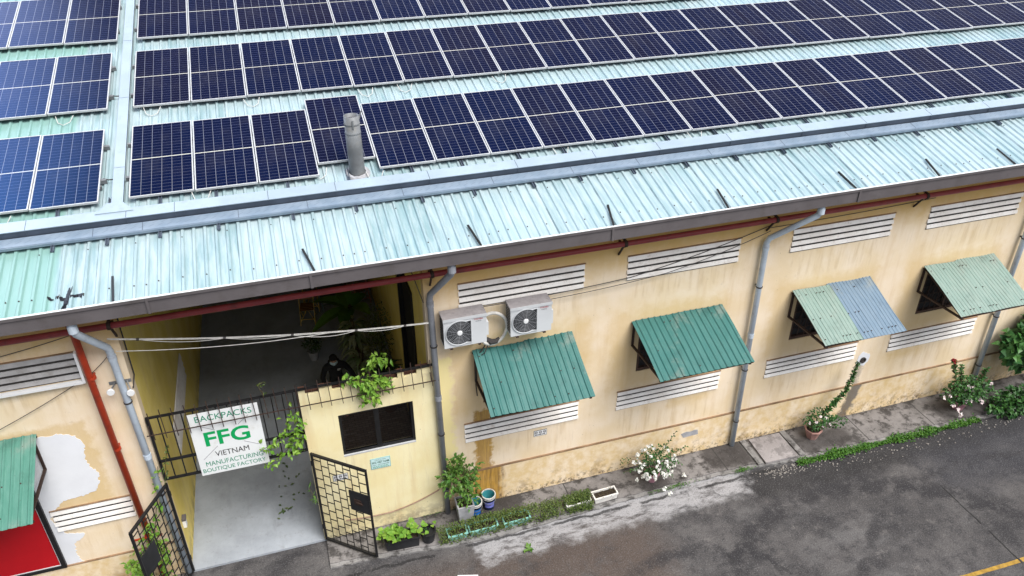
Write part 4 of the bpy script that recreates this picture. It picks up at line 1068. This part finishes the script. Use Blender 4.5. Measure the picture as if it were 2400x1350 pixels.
for e in ((5.62,-.52,.62),(5.10,-.42,.34),(5.38,-.56,.52)):
    spray_of(m, (5.36,-.42,.72), Vector(e)-Vector((5.36,-.42,.72)), 9, .11, .05, .032, (0,0,-.06))
m.build('foliage', 'leaf_mid', t)
# buckets
def bucket(x, y, lab, label):
    t = thing('paint_bucket', label, 'bucket', (x,y,0), 'open paint buckets')
    m = MB(); m.lathe((x,y,0), [(0,0),(.118,0),(.138,.365)], 24); m.build('body', 'bucket_out', t, False)
    m = MB(); m.lathe((x,y,0), [(.134,.36),(.116,.03),(0,.03)], 24); m.build('lining', 'bucket_in', t)
    m = MB(); m.lathe((x,y,0), [(.138,.345),(.150,.345),(.150,.372),(.132,.372),(.133,.35)], 24); m.lathe((x,y,0), [(.1365,.30),(.143,.30),(.143,.315),(.1375,.315)], 24); m.build('rim', 'white_plastic', t)
    m = MB()
    for i in range(9):
        a0 = R(-140+i*10); a1 = R(-140+(i+1)*10); r = .1385
        m.quad((x+r*.945*math.cos(a0), y+r*.945*math.sin(a0), .09),(x+r*.945*math.cos(a1), y+r*.945*math.sin(a1), .09),(x+r*math.cos(a1), y+r*math.sin(a1), .24),(x+r*math.cos(a0), y+r*math.sin(a0), .24))
    m.build('label_band', lab, t)
    m = MB(); m.tube([(x+.15*math.cos(R(a)), y+.15*math.sin(R(a)), .30-.10*math.sin(R(a+180)*1.0 if a<0 else 0)) for a in range(-180, 1, 15)], .005, 5); m.build('handle', 'galv', t)
bucket(5.60,-.30,'bucket_lab','open turquoise-lined paint bucket next to the concrete planter')
bucket(5.92,-.19,'bucket_lab2','open turquoise-lined paint bucket against the wall with a violet label')
# black planter box and round black pot
def trough(name, label, x0, x1, y0, y1, h, mat, group=None, skew=0.0, z=0):
    t = thing(name, label, 'planter', ((x0+x1)/2,(y0+y1)/2,z), group)
    m = MB(); w = .018; e = .02
    def ring(z_, g): return [(x0-g,y0-g+0,z_),(x1+g,y0-g+skew,z_),(x1+g,y1+g+skew,z_),(x0-g,y1+g,z_)]
    v = ring(z,-e)+ring(z+h,0)+ring(z+h,.012)+ring(z+h-.025,.012)+ring(z+h,-w)+ring(z+h-.05,-w)
    F = [(3,2,1,0)]
    for a, b in ((0,4),(8,4),(12,8),(4,16),(16,20)):
        for i in range(4): F.append((a+i, a+(i+1)%4, b+(i+1)%4, b+i))
    m.add(v, F); m.build('box', mat, t)
    m = MB(); q = ring(z+h-.04,-w-.001); m.quad(*q); m.build('soil', 'soil', t)
    return t
random.seed(44)
t = trough('planter_box', 'black planter box of round-leaved seedlings behind the right gate leaf', 3.66, 4.33, -.74, -.47, .26, 'black_plastic', skew=-.04)
m = MB(); st = MB()
for i in range(44):
    p = Vector((random.uniform(3.6,4.36), random.uniform(-.76,-.46), .25)); q = p+Vector((random.uniform(-.05,.05), random.uniform(-.06,.04), random.uniform(.04,.2)))
    st.tube([p-Vector((0,0,.05)), q], .005, 4, False)
    for k in range(2): m.leaf(q, (random.uniform(-1,1), random.uniform(-1,.4), .25), random.uniform(.09,.14), random.uniform(.09,.12), (random.uniform(-.3,.3), -.5, 1), .1)
m.build('foliage', 'leaf', t); st.build('stem', 'leaf_deep', t)
t = thing('plant_pot', 'round black pot with a few pale leaves beside the black planter box', 'potted plant', (4.52,-.66,0))
m = MB(); m.lathe((4.52,-.66,0), [(0,0),(.12,0),(.155,.25),(.17,.25),(.17,.27),(.14,.27),(.135,.2),(0,.2)], 20); m.build('pot', 'black_plastic', t)
m = MB(); st = MB()
for i in range(9):
    q = Vector((4.52+random.uniform(-.17,.17), -.66+random.uniform(-.15,.15), random.uniform(.28,.42))); st.tube([(4.52,-.66,.2), q], .005, 4, False); m.leaf(q, (random.uniform(-1,1), random.uniform(-1,.5), .2), .11, .09, (0,-.4,1), .1)
m.build('foliage', 'leaf', t); st.build('stem', 'leaf_deep', t)
# mint troughs with small-leaved ground cover, white troughs
for i, (a, b, lab) in enumerate(((4.90,5.29,'mint plastic trough next to the round black pot, under trailing small leaves'),(5.34,5.93,'long mint plastic trough in front of the concrete planter'),(6.06,6.62,'mint plastic trough mostly hidden by small leaves, in front of the buckets'))):
    trough('planter_trough', lab, a, b, -.87, -.64, .15, 'teal_plastic', 'plastic troughs along the kerb', skew=.01)
trough('planter_trough', 'white plastic trough overgrown with small olive leaves', 7.44, 7.98, -.84, -.62, .16, 'white_plastic', 'plastic troughs along the kerb', skew=.02)
t = trough('planter_trough', 'white plastic trough with bare soil and dry twigs', 8.07, 8.60, -.83, -.61, .16, 'white_plastic', 'plastic troughs along the kerb', skew=.02)
m = MB()
for i in range(26): p = Vector((random.uniform(8.1,8.57), random.uniform(-.81,-.64), .12)); m.tube([p, p+Vector((random.uniform(-.08,.08), random.uniform(-.08,.05), random.uniform(.02,.09)))], .004, 4, False)
m.build('twigs', 'stem', t)
m = MB()
for i in range(4200):
    x = random.choice((random.uniform(4.70,7.35), random.uniform(4.70,7.35), random.uniform(7.42,8.0)))
    dens = .55+.45*math.sin(x*2.3+1)
    if x < 5.35 and random.random() < .35: continue
    y = random.gauss(-.72,.085) + (.03 if x > 6.4 else 0); 
    z = .12 + .14*max(0, 1-((y+.72)/.2)**2)*dens + random.uniform(-.06,.06)
    if random.random() < .25: y = random.uniform(-.92,-.84); z = random.uniform(-.02,.16)
    d = rv(); d.z = abs(d.z)*.8+.2; m.leaf((x,y,z), d, random.uniform(.035,.065), random.uniform(.016,.028))
o = m.build('ground_cover', 'leaf_olive'); tag(o, 'dense small-leaved ground cover spilling over the troughs along the kerb', 'ground cover', None, 'stuff')
m = MB()
for i in range(4200):
    x = random.uniform(12.9, 17.9); y = -1.07 - (x-13)*.012 + random.gauss(0,.07); 
    th = .6+.4*math.sin(x*5.3)*math.sin(x*2.1+1); y = -1.05-(x-13)*.012 + (y+1.07+(x-13)*.012)*th*1.15
    if random.random() > .5+.5*th: continue
    z = -.045 + random.uniform(0,.07)*th; d = rv(); d.z = abs(d.z)+.3; m.leaf((x,y,z), d, random.uniform(.04,.075), random.uniform(.02,.04))
for i in range(420):
    x = random.choice((random.gauss(9.9,.25), random.gauss(11.6,.12), random.gauss(4.9,.3))); y = (-.88 if x > 6 else -.02) + random.gauss(0,.03); d = rv(); d.z = abs(d.z)+.3; m.leaf((x,y,.0), d, .035, .018)
o = m.build('weeds', 'grass'); tag(o, 'strip of bright green weeds along the kerb', 'weeds', None, 'stuff')
m = MB()
for i in range(300):
    if i < 150: x = random.gauss(12.55,.35); y = random.gauss(-1.12,.09)
    elif i < 330: x = random.uniform(13,19); y = -1.3+random.gauss(0,.13)
    elif i < 370: x = random.gauss(5.0,.5); y = -1.3+random.gauss(0,.07)
    else: x = random.uniform(4,16); y = random.uniform(-4.5,-1.2)
    s = random.uniform(.008,.026); ball(m, (x,y,-.05+s*.4), s, 6, (1, random.uniform(.6,1), .6))
o = m.build('gravel', 'stone'); tag(o, 'scattered pale pebbles on the road by the kerb', 'gravel', None, 'stuff')
# sprig lying on the road, leaves on the passage floor
m = MB()
for a in range(8): m.leaf((6.34+random.uniform(-.07,.09), -1.5+random.uniform(-.07,.08), -.03), (math.cos(a*.8), math.sin(a*.8), .3), .15, .075, (0,0,1), .05)
o = m.build('leaf_sprig', 'leaf_mid', loc=(6.34,-1.5,-.05)); tag(o, 'green sprig growing alone on the pale cement wash of the road', 'plant')
m = MB()
for i in range(20):
    x, y = (random.gauss(1.95,.2), random.gauss(1.55,.45)); m.leaf((x,y,.02), (random.uniform(-1,1), random.uniform(-1,1), .12), random.uniform(.05,.12), random.uniform(.03,.06), (0,0,1), .03)
for i in range(8): m.leaf((1.86+random.uniform(-.09,.1), .95+random.uniform(-.08,.08), .012), rv()*Vector((1,1,0)).length, random.uniform(.08,.16), .05, (0,0,1), .03)
o = m.build('fallen_leaves', 'dry'); tag(o, 'dark fallen leaves on the passage floor behind the gateway', 'leaves', None, 'stuff')
# flowering pots
def facet_pot(t, x, y, mat, r=.15, h=.24):
    m = MB(); m.lathe((x,y,0), [(0,0),(r*.72,0),(r*1.05,h*.86),(r*1.2,h*.88),(r*1.2,h),(r*1.0,h),(r*.95,h*.82),(0,h*.82)], 8); m.build('pot', mat, t)
    m = MB(); m.lathe((x,y,h*.83), [(0,.005),(r*.94,.005)], 8); m.build('soil', 'soil', t)
random.seed(55)
x, y = 9.53, -.52
t = thing('flowering_plant', 'bougainvillea bush covered in white blossom in a pink pot', 'potted plant', (x,y,0)); facet_pot(t, x, y, 'pink_pot')
m = MB(); fl = MB(); st = MB(); tips = [Vector((x+random.uniform(-.5,.5), y+random.uniform(-.3,.25), random.uniform(.35,.85))) for _ in range(14)]
stems(st, (x,y,.2), tips); bush(m, (x+.08,y,.55), (.45,.32,.32), 420, .06, .04, .1)
for q in tips: spray_of(m, q, Vector((q.x-x, q.y-y, random.uniform(-.1,.3))), 7, .055, .035, .035, (0,0,-.07))
p1 = spray_of(m, (x+.25,y+.05,.75), (.5,.2,.8), 12, .06, .035, .04, (.02,0,-.015)); p2 = spray_of(m, (x+.3,y,.55), (.9,.1,.35), 14, .06, .035, .04, (0,0,-.02)); p3 = spray_of(m, (x-.3,y,.45), (-.9,-.1,.1), 10, .04, .025, .04)
for pp_ in (p1,p2,p3): st.tube(pp_, .005, 4, False)
for i in range(64):
    d = rv(); d.x -= .35; d.y -= .35; d.normalize(); c = Vector((x+.02,y-.03,.53))+Vector((d.x*.47,d.y*.36,d.z*.36)); flowers(fl, c, .035, 5, .026)
for c in ((x+.68,y-.2,.12),(x-.42,y-.12,.22),(x+.1,y-.42,.1),(x+.2,y-.5,-.02)): flowers(fl, c, .045, 7, .026)
st.build('stem', 'stem', t); m.build('foliage', 'leaf_deep', t); fl.build('blossom', 'petal_white', t)
x, y = 13.70, -.42
t = thing('flowering_plant', 'plant with one long leafy arching shoot in a worn pink pot', 'potted plant', (x,y,0)); facet_pot(t, x, y, 'pink_pot_worn', .17, .26)
m = MB(); fl = MB(); st = MB(); tips = [Vector((x+random.uniform(-.4,.45), y+random.uniform(-.25,.2), random.uniform(.3,.75))) for _ in range(10)]
stems(st, (x,y,.2), tips); bush(m, (x+.1,y,.50), (.36,.27,.24), 300, .075, .045, .1); bush(m, (x+.5,y-.12,.42), (.25,.14,.14), 90, .075, .045, .2)
arch = [Vector((x+.15,y,.6)),Vector((x+.4,y+.02,.85)),Vector((x+.62,y+.05,1.05)),Vector((x+.78,y+.08,1.35)),Vector((x+.84,y+.1,1.62)),Vector((x+.88,y+.1,1.9))]
for a, b in zip(arch[:-1], arch[1:]):
    k = 46
    for i in range(k):
        p = a.lerp(b, i/k); q = rv(); q = q*.8 + (b-a).normalized()*.4; wd = 1.25-.5*(p.z-.6)/1.3; m.leaf(p, q, .10*wd, .045*wd)
st.tube(arch, [.014,.012,.011,.009,.007,.004], 6, False)
for c in ((x-.1,y-.15,.6),(x+.05,y-.2,.5),(x+.25,y-.2,.48),(x-.2,y-.05,.52),(x+.02,y-.1,.68),(x+.18,y-.1,.62)): flowers(fl, c, .03, 5, .024)
st.build('stem', 'stem', t); m.build('foliage', 'leaf_deep', t); fl.build('blossom', 'petal_pink', t)
x, y = 17.72, -.62
t = thing('flowering_plant', 'pink and white flowering plant with upright spikes in a mauve pot, one red tipped', 'potted plant', (x,y,0)); facet_pot(t, x, y, 'pink_pot', .17, .24)
m = MB(); fl = MB(); st = MB(); rd = MB()
bush(m, (x+.14,y,.50), (.68,.36,.32), 900, .085, .055, .1); tips = [Vector((x+random.uniform(-.45,.5), y+random.uniform(-.25,.2), random.uniform(.3,.7))) for _ in range(10)]; stems(st, (x,y,.2), tips)
for sp_, tp in (((x-.15,y+.05,.6),(x-.42,y+.18,1.38)),((x-.05,y+.05,.6),(x-.16,y+.16,1.22)),((x+.45,y+.05,.5),(x+.62,y+.1,1.0))):
    a, b = Vector(sp_), Vector(tp); st.tube([a,b], .018, 6)
    for i in range(70): p = a.lerp(b, i/70); m.leaf(p, rv()+Vector((0,0,.5)), .10, .05)
for i in range(26): rd.leaf(Vector((x-.43,y+.19,1.38))+rv()*.03, rv()+Vector((0,0,.6)), .06, .04)
for c in ((x-.42,y-.2,.35),(x-.32,y-.28,.25),(x-.12,y-.26,.42),(x-.02,y-.28,.45),(x+.32,y-.24,.38),(x+.36,y-.28,.3),(x+.6,y-.1,.42),(x+.75,y-.05,.6),(x+.0,y-.1,.75),(x+.1,y-.12,.72),(x-.6,y-.05,.5),(x-.5,y-.1,.55),(x-.25,y-.34,.12),(x+.44,y-.1,.45)): flowers(fl, c, .05, 7, .026)
st.build('stem', 'stem', t); m.build('foliage', 'leaf_deep', t); fl.build('blossom', 'petal_pink', t); rd.build('red_tip', 'petal_red', t)
# heart-leaved shrub and low weeds at the right edge
t = thing('heart_leaf_shrub', 'dark heart-leaved shrub hanging over the wall foot at the right edge', 'shrub', (20.2,-.5,0))
m = MB(); bush(m, (19.5,-.55,1.45), (.80,.42,.62), 620, .20, .18, .25, .6, .3); bush(m, (19.95,-.5,2.0), (.7,.42,.6), 420, .20, .18, .25, .6, .3); bush(m, (20.7,-.5,1.9), (1.0,.5,1.0), 420, .19, .17, .3, .6, .3); m.build('foliage', 'leaf_heart', t)
m = MB(); stems(m, (20.3,-.35,0), [Vector((19.4+random.random()*1.6, -.5+random.uniform(-.2,.2), 1.2+random.random())) for _ in range(8)], .02); m.build('stem', 'stem', t)
t = thing('low_shrub', 'low round-leaved shrub on the pavement at the right edge, below the heart-leaved one', 'shrub', (19.2,-1.0,0))
m = MB(); bush(m, (19.0,-1.05,.24), (.85,.32,.34), 620, .12, .09, .15); bush(m, (20.2,-1.1,.25), (.9,.35,.35), 300, .11, .085, .15); m.build('foliage', 'leaf_deep', t)
m = MB(); stems(m, (19.3,-1.0,0), [Vector((18.7+random.random()*1.4, -1.0+random.uniform(-.15,.15), .25+random.random()*.2)) for _ in range(7)], .01); m.build('stem', 'stem', t)
# creepers
random.seed(66)
def creeper(label, runs, n, mat, base, l=.10, w=.055, sp_=.09):
    t = thing('creeper', label, 'creeper', base)
    m = MB(); st = MB()
    for pts in runs:
        P_ = [Vector(p) for p in pts]; st.tube(P_, .006, 4, False)
        for i in range(n):
            k = random.random()*(len(P_)-1); j = int(k); p = P_[j].lerp(P_[j+1], k-j)+rv()*sp_*random.random(); m.leaf(p, rv()+Vector((0,-.4,-.2)), l*random.uniform(.6,1.2), w*random.uniform(.7,1.2))
    m.build('foliage', mat, t); st.build('stem', 'stem', t); return t
creeper('bright creeper spilling over the top of the yellow gate wall', [[(3.35,.05,3.85),(3.55,-.1,3.85),(3.75,-.12,3.78),(3.95,-.08,3.8)],[(3.6,-.1,3.8),(3.68,-.13,3.55),(3.68,-.12,3.3)],[(3.75,-.1,3.8),(3.84,-.12,3.55),(3.86,-.11,3.35)],[(3.8,.1,3.9),(4.0,.2,4.05),(4.15,.15,4.0)],[(3.9,-.05,3.8),(4.12,-.1,3.6)]], 62, 'leaf', (3.7,0,3.7), .125, .07, .15)
creeper('bright creeper on the grille right of the white sign', [[(2.5,-.08,3.45),(2.3,-.10,3.3),(2.2,-.13,3.0),(2.0,-.14,2.85),(1.75,-.15,2.75)],[(2.45,-.09,3.2),(2.35,-.12,2.9),(2.2,-.14,2.65),(1.95,-.16,2.45),(1.75,-.15,2.35)],[(2.4,-.1,3.0),(2.42,-.12,2.75),(2.3,-.12,2.5)]], 50, 'leaf', (2.4,-.1,2.6), .115, .065, .13)
creeper('creeper climbing the left gate leaf and the wall behind it', [[(-.35,-.35,.1),(-.4,-.3,.7),(-.38,-.2,1.3),(-.25,-.12,1.8),(-.1,-.1,2.3),(-.0,-.08,2.8)],[(-.5,-.55,.0),(-.62,-.4,.5),(-.7,-.3,.9),(-.55,-.25,1.4)],[(-.45,-.9,.1),(-.6,-.7,.4),(-.66,-.6,.9)],[(-.3,-.3,.6),(-.32,-.3,1.2),(-.5,-.2,1.6)],[(-.72,-.2,.3),(-.9,-.12,.7)],[(-.55,-.8,.2),(-.75,-.5,.6),(-.85,-.4,1.0)]], 80, 'leaf', (-.4,-.3,0), .115, .066, .15)
creeper('thin creeper at the top left corner of the gateway grille', [[(.08,-.06,2.45),(.12,-.07,2.8),(.2,-.07,3.05),(.25,-.07,3.2)]], 26, 'leaf_olive', (.1,-.06,2.45), .09, .03, .06)
creeper('small sprout on the grille beside the left end of the broken wall top', [[(1.95,-.05,3.9),(1.9,-.06,4.1),(1.98,-.06,4.16)]], 12, 'leaf_olive', (1.95,-.05,3.9), .09, .035, .05)
creeper('grassy tuft at the hinge side of the right gate leaf', [[(2.48,.0,1.1),(2.46,-.05,1.3),(2.42,-.06,1.5)]], 20, 'leaf_mid', (2.5,0,1.0), .13, .02, .03)

# ------------------------------------------------------------ inside the passage
def pot_round(t, x, y, r, h, mat):
    m = MB(); m.lathe((x,y,0), [(0,0),(r*.72,0),(r,h),(r*1.08,h),(r*1.08,h+.02),(r*.9,h+.02),(r*.88,h-.03),(0,h-.03)], 18); m.build('pot', mat, t)
random.seed(77)
def longleaf(m, p, d, l, w, droop, seg=5):
    p = Vector(p); d = Vector(d).normalized(); q = d.cross(Vector((0,0,1))); q = q.normalized() if q.length > .01 else Vector((1,0,0)); L, Rr = [], []; C_ = []
    for i in range(seg+1):
        t = i/seg; ww = w*math.sin(math.pi*min(1, .12+t*.88))*.5; c = p+d*l*t+Vector((0,0,-droop*l*t*t)); up_ = Vector((0,0,ww*.3)); L.append(c+q*ww+up_); Rr.append(c-q*ww+up_); C_.append(c)
    k = len(m.v); m.v += L+C_+Rr; s = seg+1
    for i in range(seg): m.f += [(k+i, k+s+i, k+s+i+1, k+i+1), (k+s+i, k+2*s+i, k+2*s+i+1, k+s+i+1)]
for label, x, y, kind in (('potted croton with long pale striped leaves, nearest the yellow gate wall in the passage', 4.0, 4.25, 'stripe'), ('potted croton with pale striped leaves below the banana plant', 4.0, 5.7, 'stripe'), ('dark spiky dracaena in a pot at the right passage wall', 4.5, 3.55, 'spike'), ('tall fine-leaved shrub in a pot against the right passage wall', 4.58, 5.0, 'fine'), ('banana plant with broad leaves in a pot deep in the passage', 4.05, 6.7, 'banana')):
    t = thing('passage_plant', label, 'potted plant', (x,y,0)); pot_round(t, x, y, .2, .35, 'terracotta')
    m = MB(); st = MB()
    if kind == 'stripe':
        for i in range(75): h_ = random.uniform(.5,1.35); a = random.random()*6.28; longleaf(m, (x+.12*math.cos(a), y+.12*math.sin(a), h_), (math.cos(a), math.sin(a), .35), random.uniform(.28,.42), .10, .8)
        st.tube([(x,y,.3),(x,y,1.35)], .03, 6); mt = 'leaf_pale'
    elif kind == 'spike':
        for i in range(110): h_ = random.uniform(.45,1.35); a = random.random()*6.28; longleaf(m, (x,y,h_), (math.cos(a), math.sin(a), .7), random.uniform(.35,.6), .07, .55)
        st.tube([(x,y,.3),(x,y,1.3)], .03, 6); mt = 'leaf_dark'
    elif kind == 'fine':
        bush(m, (x,y,1.3), (.34,.45,.95), 700, .07, .03, .05); st.tube([(x,y,.3),(x,y,2.0)], .02, 6); mt = 'leaf_olive'
    else:
        for a, l_, el in ((2.6,1.3,.5),(3.6,1.3,.25),(5.2,1.2,.8),(.6,.8,.9),(1.8,1.1,.7),(4.4,1.2,.5)): longleaf(m, (x,y,1.1), (math.cos(a), math.sin(a), el), l_, .42, .45, 9)
        st.tube([(x,y,.3),(x,y,1.2)], .05, 8); mt = 'leaf_mid'
    m.build('foliage', mt, t); st.build('stem', 'stem', t)
t = thing('passage_plant', 'small dark bushy plant in a pale pot standing alone on the passage floor', 'potted plant', (2.92,6.25,0)); pot_round(t, 2.92, 6.25, .14, .24, 'concrete_pot')
m = MB(); bush(m, (2.92,6.35,.45), (.24,.24,.24), 240, .085, .04, .1); m.build('foliage', 'leaf_dark', t)
def chair(x, y, rz, label, mat):
    t = thing('folding_chair', label, 'chair', (x,y,0), 'chairs deep in the passage')
    c, s = math.cos(rz), math.sin(rz)
    def P(a, b, z): return (x+a*c-b*s, y+a*s+b*c, z)
    for sx in (-.2, .2):
        m = MB(); m.tube([P(sx,-.28,0),P(sx,.16,.82)], .014, 6); m.tube([P(sx*.9,.26,0),P(sx*.9,-.16,.45)], .014, 6); m.build('leg', mat, t)
    m = MB(); m.tube([P(-.2,.16,.82),P(.2,.16,.82)], .014, 6); m.tube([P(-.2,-.2,.15),P(.2,-.2,.15)], .012, 6); m.tube([P(-.2,-.24,.08),P(.0,.0,.40)], .010, 5); m.tube([P(.2,-.24,.08),P(.0,.0,.40)], .010, 5); m.build('crossbar', mat, t)
    m = MB()
    for k in range(5): m.obox(P(-.19,-.2+k*.085,.44), Vector((.38*c,.38*s,0)), Vector((-.06*s,.06*c,0)), Vector((0,0,.018)))
    m.build('seat', 'brown_seat', t)
    m = MB(); m.obox(P(-.18,.125,.62), Vector((.36*c,.36*s,0)), Vector((-.02*s,.02*c,0)), Vector((0,0,.16))); m.build('backrest', 'brown_seat', t)
chair(2.95, 8.2, -.15, 'yellow folding chair with brown slats, foremost of the two left ones in the passage', 'yellow_metal')
chair(3.1, 8.85, -.05, 'yellow folding chair with brown slats directly behind the foremost one', 'yellow_metal')
chair(4.55, 8.8, .2, 'pale folding chair behind the banana plant', 'pink_metal')
def table(x, y, w, d, h, mat, top, label):
    t = thing('passage_table', label, 'table', (x,y,0)); m = MB(); m.box(x-w/2,x+w/2,y-d/2,y+d/2,h-.03,h); m.build('tabletop', top, t)
    for sx in (-1,1):
        for sy in (-1,1): m = MB(); m.box(x+sx*(w/2-.04)-.015, x+sx*(w/2-.04)+.015, y+sy*(d/2-.04)-.015, y+sy*(d/2-.04)+.015, 0, h-.031); m.build('leg', mat, t)
    m = MB(); m.box(x-w/2+.06,x+w/2-.06,y-d/2+.03,y-d/2+.05,.2,.23); m.box(x-w/2+.06,x+w/2-.06,y-d/2+.03,y-d/2+.05,.42,.45); m.build('stretcher', mat, t)
table(3.75, 8.4, .8, .6, .72, 'green_metal', 'green_metal', 'dark grey-green table right of the yellow folding chairs')
table(3.75, 9.9, .95, .5, .5, 'pink_metal', 'brown_seat', 'low bench with pink metal legs behind the grey-green table')

# ------------------------------------------------------------ person
def skin(name, verts, edges, radii, mat, parent, root=0, sub=2):
    base = Vector(parent.location)
    me = bpy.data.meshes.new(name); me.from_pydata([tuple(Vector(v)-base) for v in verts], edges, []); me.update()
    o = bpy.data.objects.new(name, me); COL.objects.link(o)
    md = o.modifiers.new('skin', 'SKIN'); md.use_smooth_shade = True
    if not me.skin_vertices: 
        bpy.context.view_layer.objects.active = o; o.select_set(True); bpy.ops.mesh.customdata_skin_add(); o.select_set(False)
    for i, r in enumerate(radii):
        sv_ = me.skin_vertices[0].data[i]; sv_.radius = (r, r) if not isinstance(r, tuple) else r; sv_.use_root = (i == root)
    s_ = o.modifiers.new('sub', 'SUBSURF'); s_.levels = sub; s_.render_levels = sub
    dg = bpy.context.evaluated_depsgraph_get(); m2 = bpy.data.meshes.new_from_object(o.evaluated_get(dg)); o.modifiers.clear(); o.data = m2
    m2.materials.clear(); m2.materials.append(MAT[mat]); o.parent = parent; m2.polygons.foreach_set('use_smooth', [True]*len(m2.polygons))
    return o
px, py = 3.34, 3.98
t = thing('person', 'person in black hooded top, dark hat and pale face mask walking in the passage', 'person', (px,py,0))
def Q(a, b, z): return Vector((px+a, py+b, z))
V_ = [Q(0,0,.88),Q(0,.0,1.05),Q(0,-.01,1.24),Q(0,-.03,1.36),Q(0,-.06,1.43),
      Q(.20,-.01,1.34),Q(.33,.0,1.13),Q(.44,-.16,.97),      # left arm held out
      Q(-.20,-.01,1.34),Q(-.30,-.02,1.08),Q(-.31,-.13,.87),
      Q(.09,0,.82),Q(.10,-.10,.46),Q(.11,-.20,.10),
      Q(-.09,0,.82),Q(-.09,.06,.46),Q(-.07,.10,.10)]
E_ = [(0,1),(1,2),(2,3),(3,4),(3,5),(5,6),(6,7),(3,8),(8,9),(9,10),(0,11),(11,12),(12,13),(0,14),(14,15),(15,16)]
R_ = [(.17,.13),(.16,.12),(.19,.13),(.14,.10),.062,.085,.068,.05,.085,.068,.05,.095,.065,.045,.095,.065,.045]
skin('body', V_, E_, R_, 'cloth_black', t)
# head with face
hc = Q(-.01,-.09,1.53)
def hp(a, b, c): return hc+Vector((a,b,c))
m = MB(); ball(m, hc, .095, 20, (.86,1.02,1.22))
for i, p in enumerate(m.v):
    d = p-hc
    if d.y < 0 and d.z < -.02: p.x = hc.x+d.x*.86
head = m.build('head', 'skin', t, True)
m = MB(); m.add([hp(-.012,-.094,.012),hp(.012,-.094,.012),hp(.017,-.098,-.028),hp(-.017,-.098,-.028),hp(0,-.12,-.022)], [(0,1,4),(1,2,4),(2,3,4),(3,0,4)]); m.build('nose', 'skin', head)
for s_ in (-1,1):
    m = MB(); ball(m, hp(s_*.032,-.086,.022), .011, 8, (1.2,.6,.7)); m.build('eye', 'ink', head)
    m = MB(); ball(m, hp(s_*.083,.0,.0), .024, 8, (.4,.8,1.2)); m.build('ear', 'skin', head)
m = MB(); ball(m, hp(0,-.088,-.062), .022, 8, (1.2,.4,.35)); m.build('mouth', 'pink_metal', head)
m = MB(); k = 12
for j, (z, rr) in enumerate(((.0,.100),(-.03,.112),(-.06,.108),(-.095,.082))):
    for i in range(k+1): a = R(-90)+R(-68)+R(136)*i/k; m.v.append(hp(rr*.88*math.cos(a), rr*1.04*math.sin(a)-(.012 if 4 < i < 8 else 0), z))
for j in range(3):
    for i in range(k): o_ = j*(k+1)+i; m.f.append((o_, o_+1, o_+k+2, o_+k+1))
m.build('face_mask', 'mask', t, True)
m = MB(); ball(m, hp(0,.012,.03), .108, 20, (.92,1.04,1.12)); m.v = [Vector((p.x,p.y,max(p.z, hc.z+.045-(.09 if p.y > hc.y-.03 else 0)))) for p in m.v]; m.build('hat', 'hair', t, True)
m = MB(); m.tube([Q(-.13,-.0,1.36),Q(-.1,.08,1.40),Q(0,.11,1.41),Q(.1,.08,1.40),Q(.13,0,1.36),Q(.08,-.1,1.32),Q(-.08,-.1,1.32),Q(-.13,0,1.36)], .038, 8); m.build('hood', 'cloth_black', t, True)
m = MB(); m.box(px+.05,px+.13,py-.136,py-.131,1.27,1.285); m.box(px+.05,px+.11,py-.139,py-.134,1.245,1.256); m.build('chest_print', 'cable', t)
for wr, dirv, sd_ in ((Q(.44,-.16,.97),Vector((.25,-.5,-.8)),1),(Q(-.31,-.13,.87),Vector((0,-.25,-1)),-1)):
    d = dirv.normalized(); q, n_ = perp(d); vs = [wr, wr+d*.045, wr+d*.085]; es = [(0,1),(1,2)]; rs = [(.022,.026),(.036,.016),(.036,.014)]
    for k_, (off, ln) in enumerate(((-.027,.068),(-.009,.08),(.009,.075),(.027,.06))):
        b = len(vs); root_ = wr+d*.085+q*off; vs += [root_, root_+d*ln*.5+n_*.004, root_+d*ln+n_*.016]; es += [(2,b),(b,b+1),(b+1,b+2)]; rs += [.0095,.009,.007]
    b = len(vs); vs += [wr+d*.035+q*.035*sd_, wr+d*.065+q*.06*sd_+n_*.008, wr+d*.09+q*.064*sd_+n_*.014]; es += [(1,b),(b,b+1),(b+1,b+2)]; rs += [.012,.0105,.008]
    skin('hand', vs, es, rs, 'skin', t, 0, 1)
for fx, fy, r_ in ((px+.11,py-.26,.25),(px-.06,py+.04,-.2)):
    m = MB(); ball(m, (fx,fy,.045), .05, 14, (1,2.5,.7)); m.v = [Vector((p.x,p.y,max(p.z,.034))) for p in m.v]; m.build('foot', 'skin', t, True)
    m = MB(); ball(m, (fx,fy,.032), .058, 14, (1,2.4,.35)); m.v = [Vector((p.x,p.y,max(p.z,.031) if p.z < .032 else min(p.z,.045))) for p in m.v]; m.build('sandal', 'pink_shoe', t)
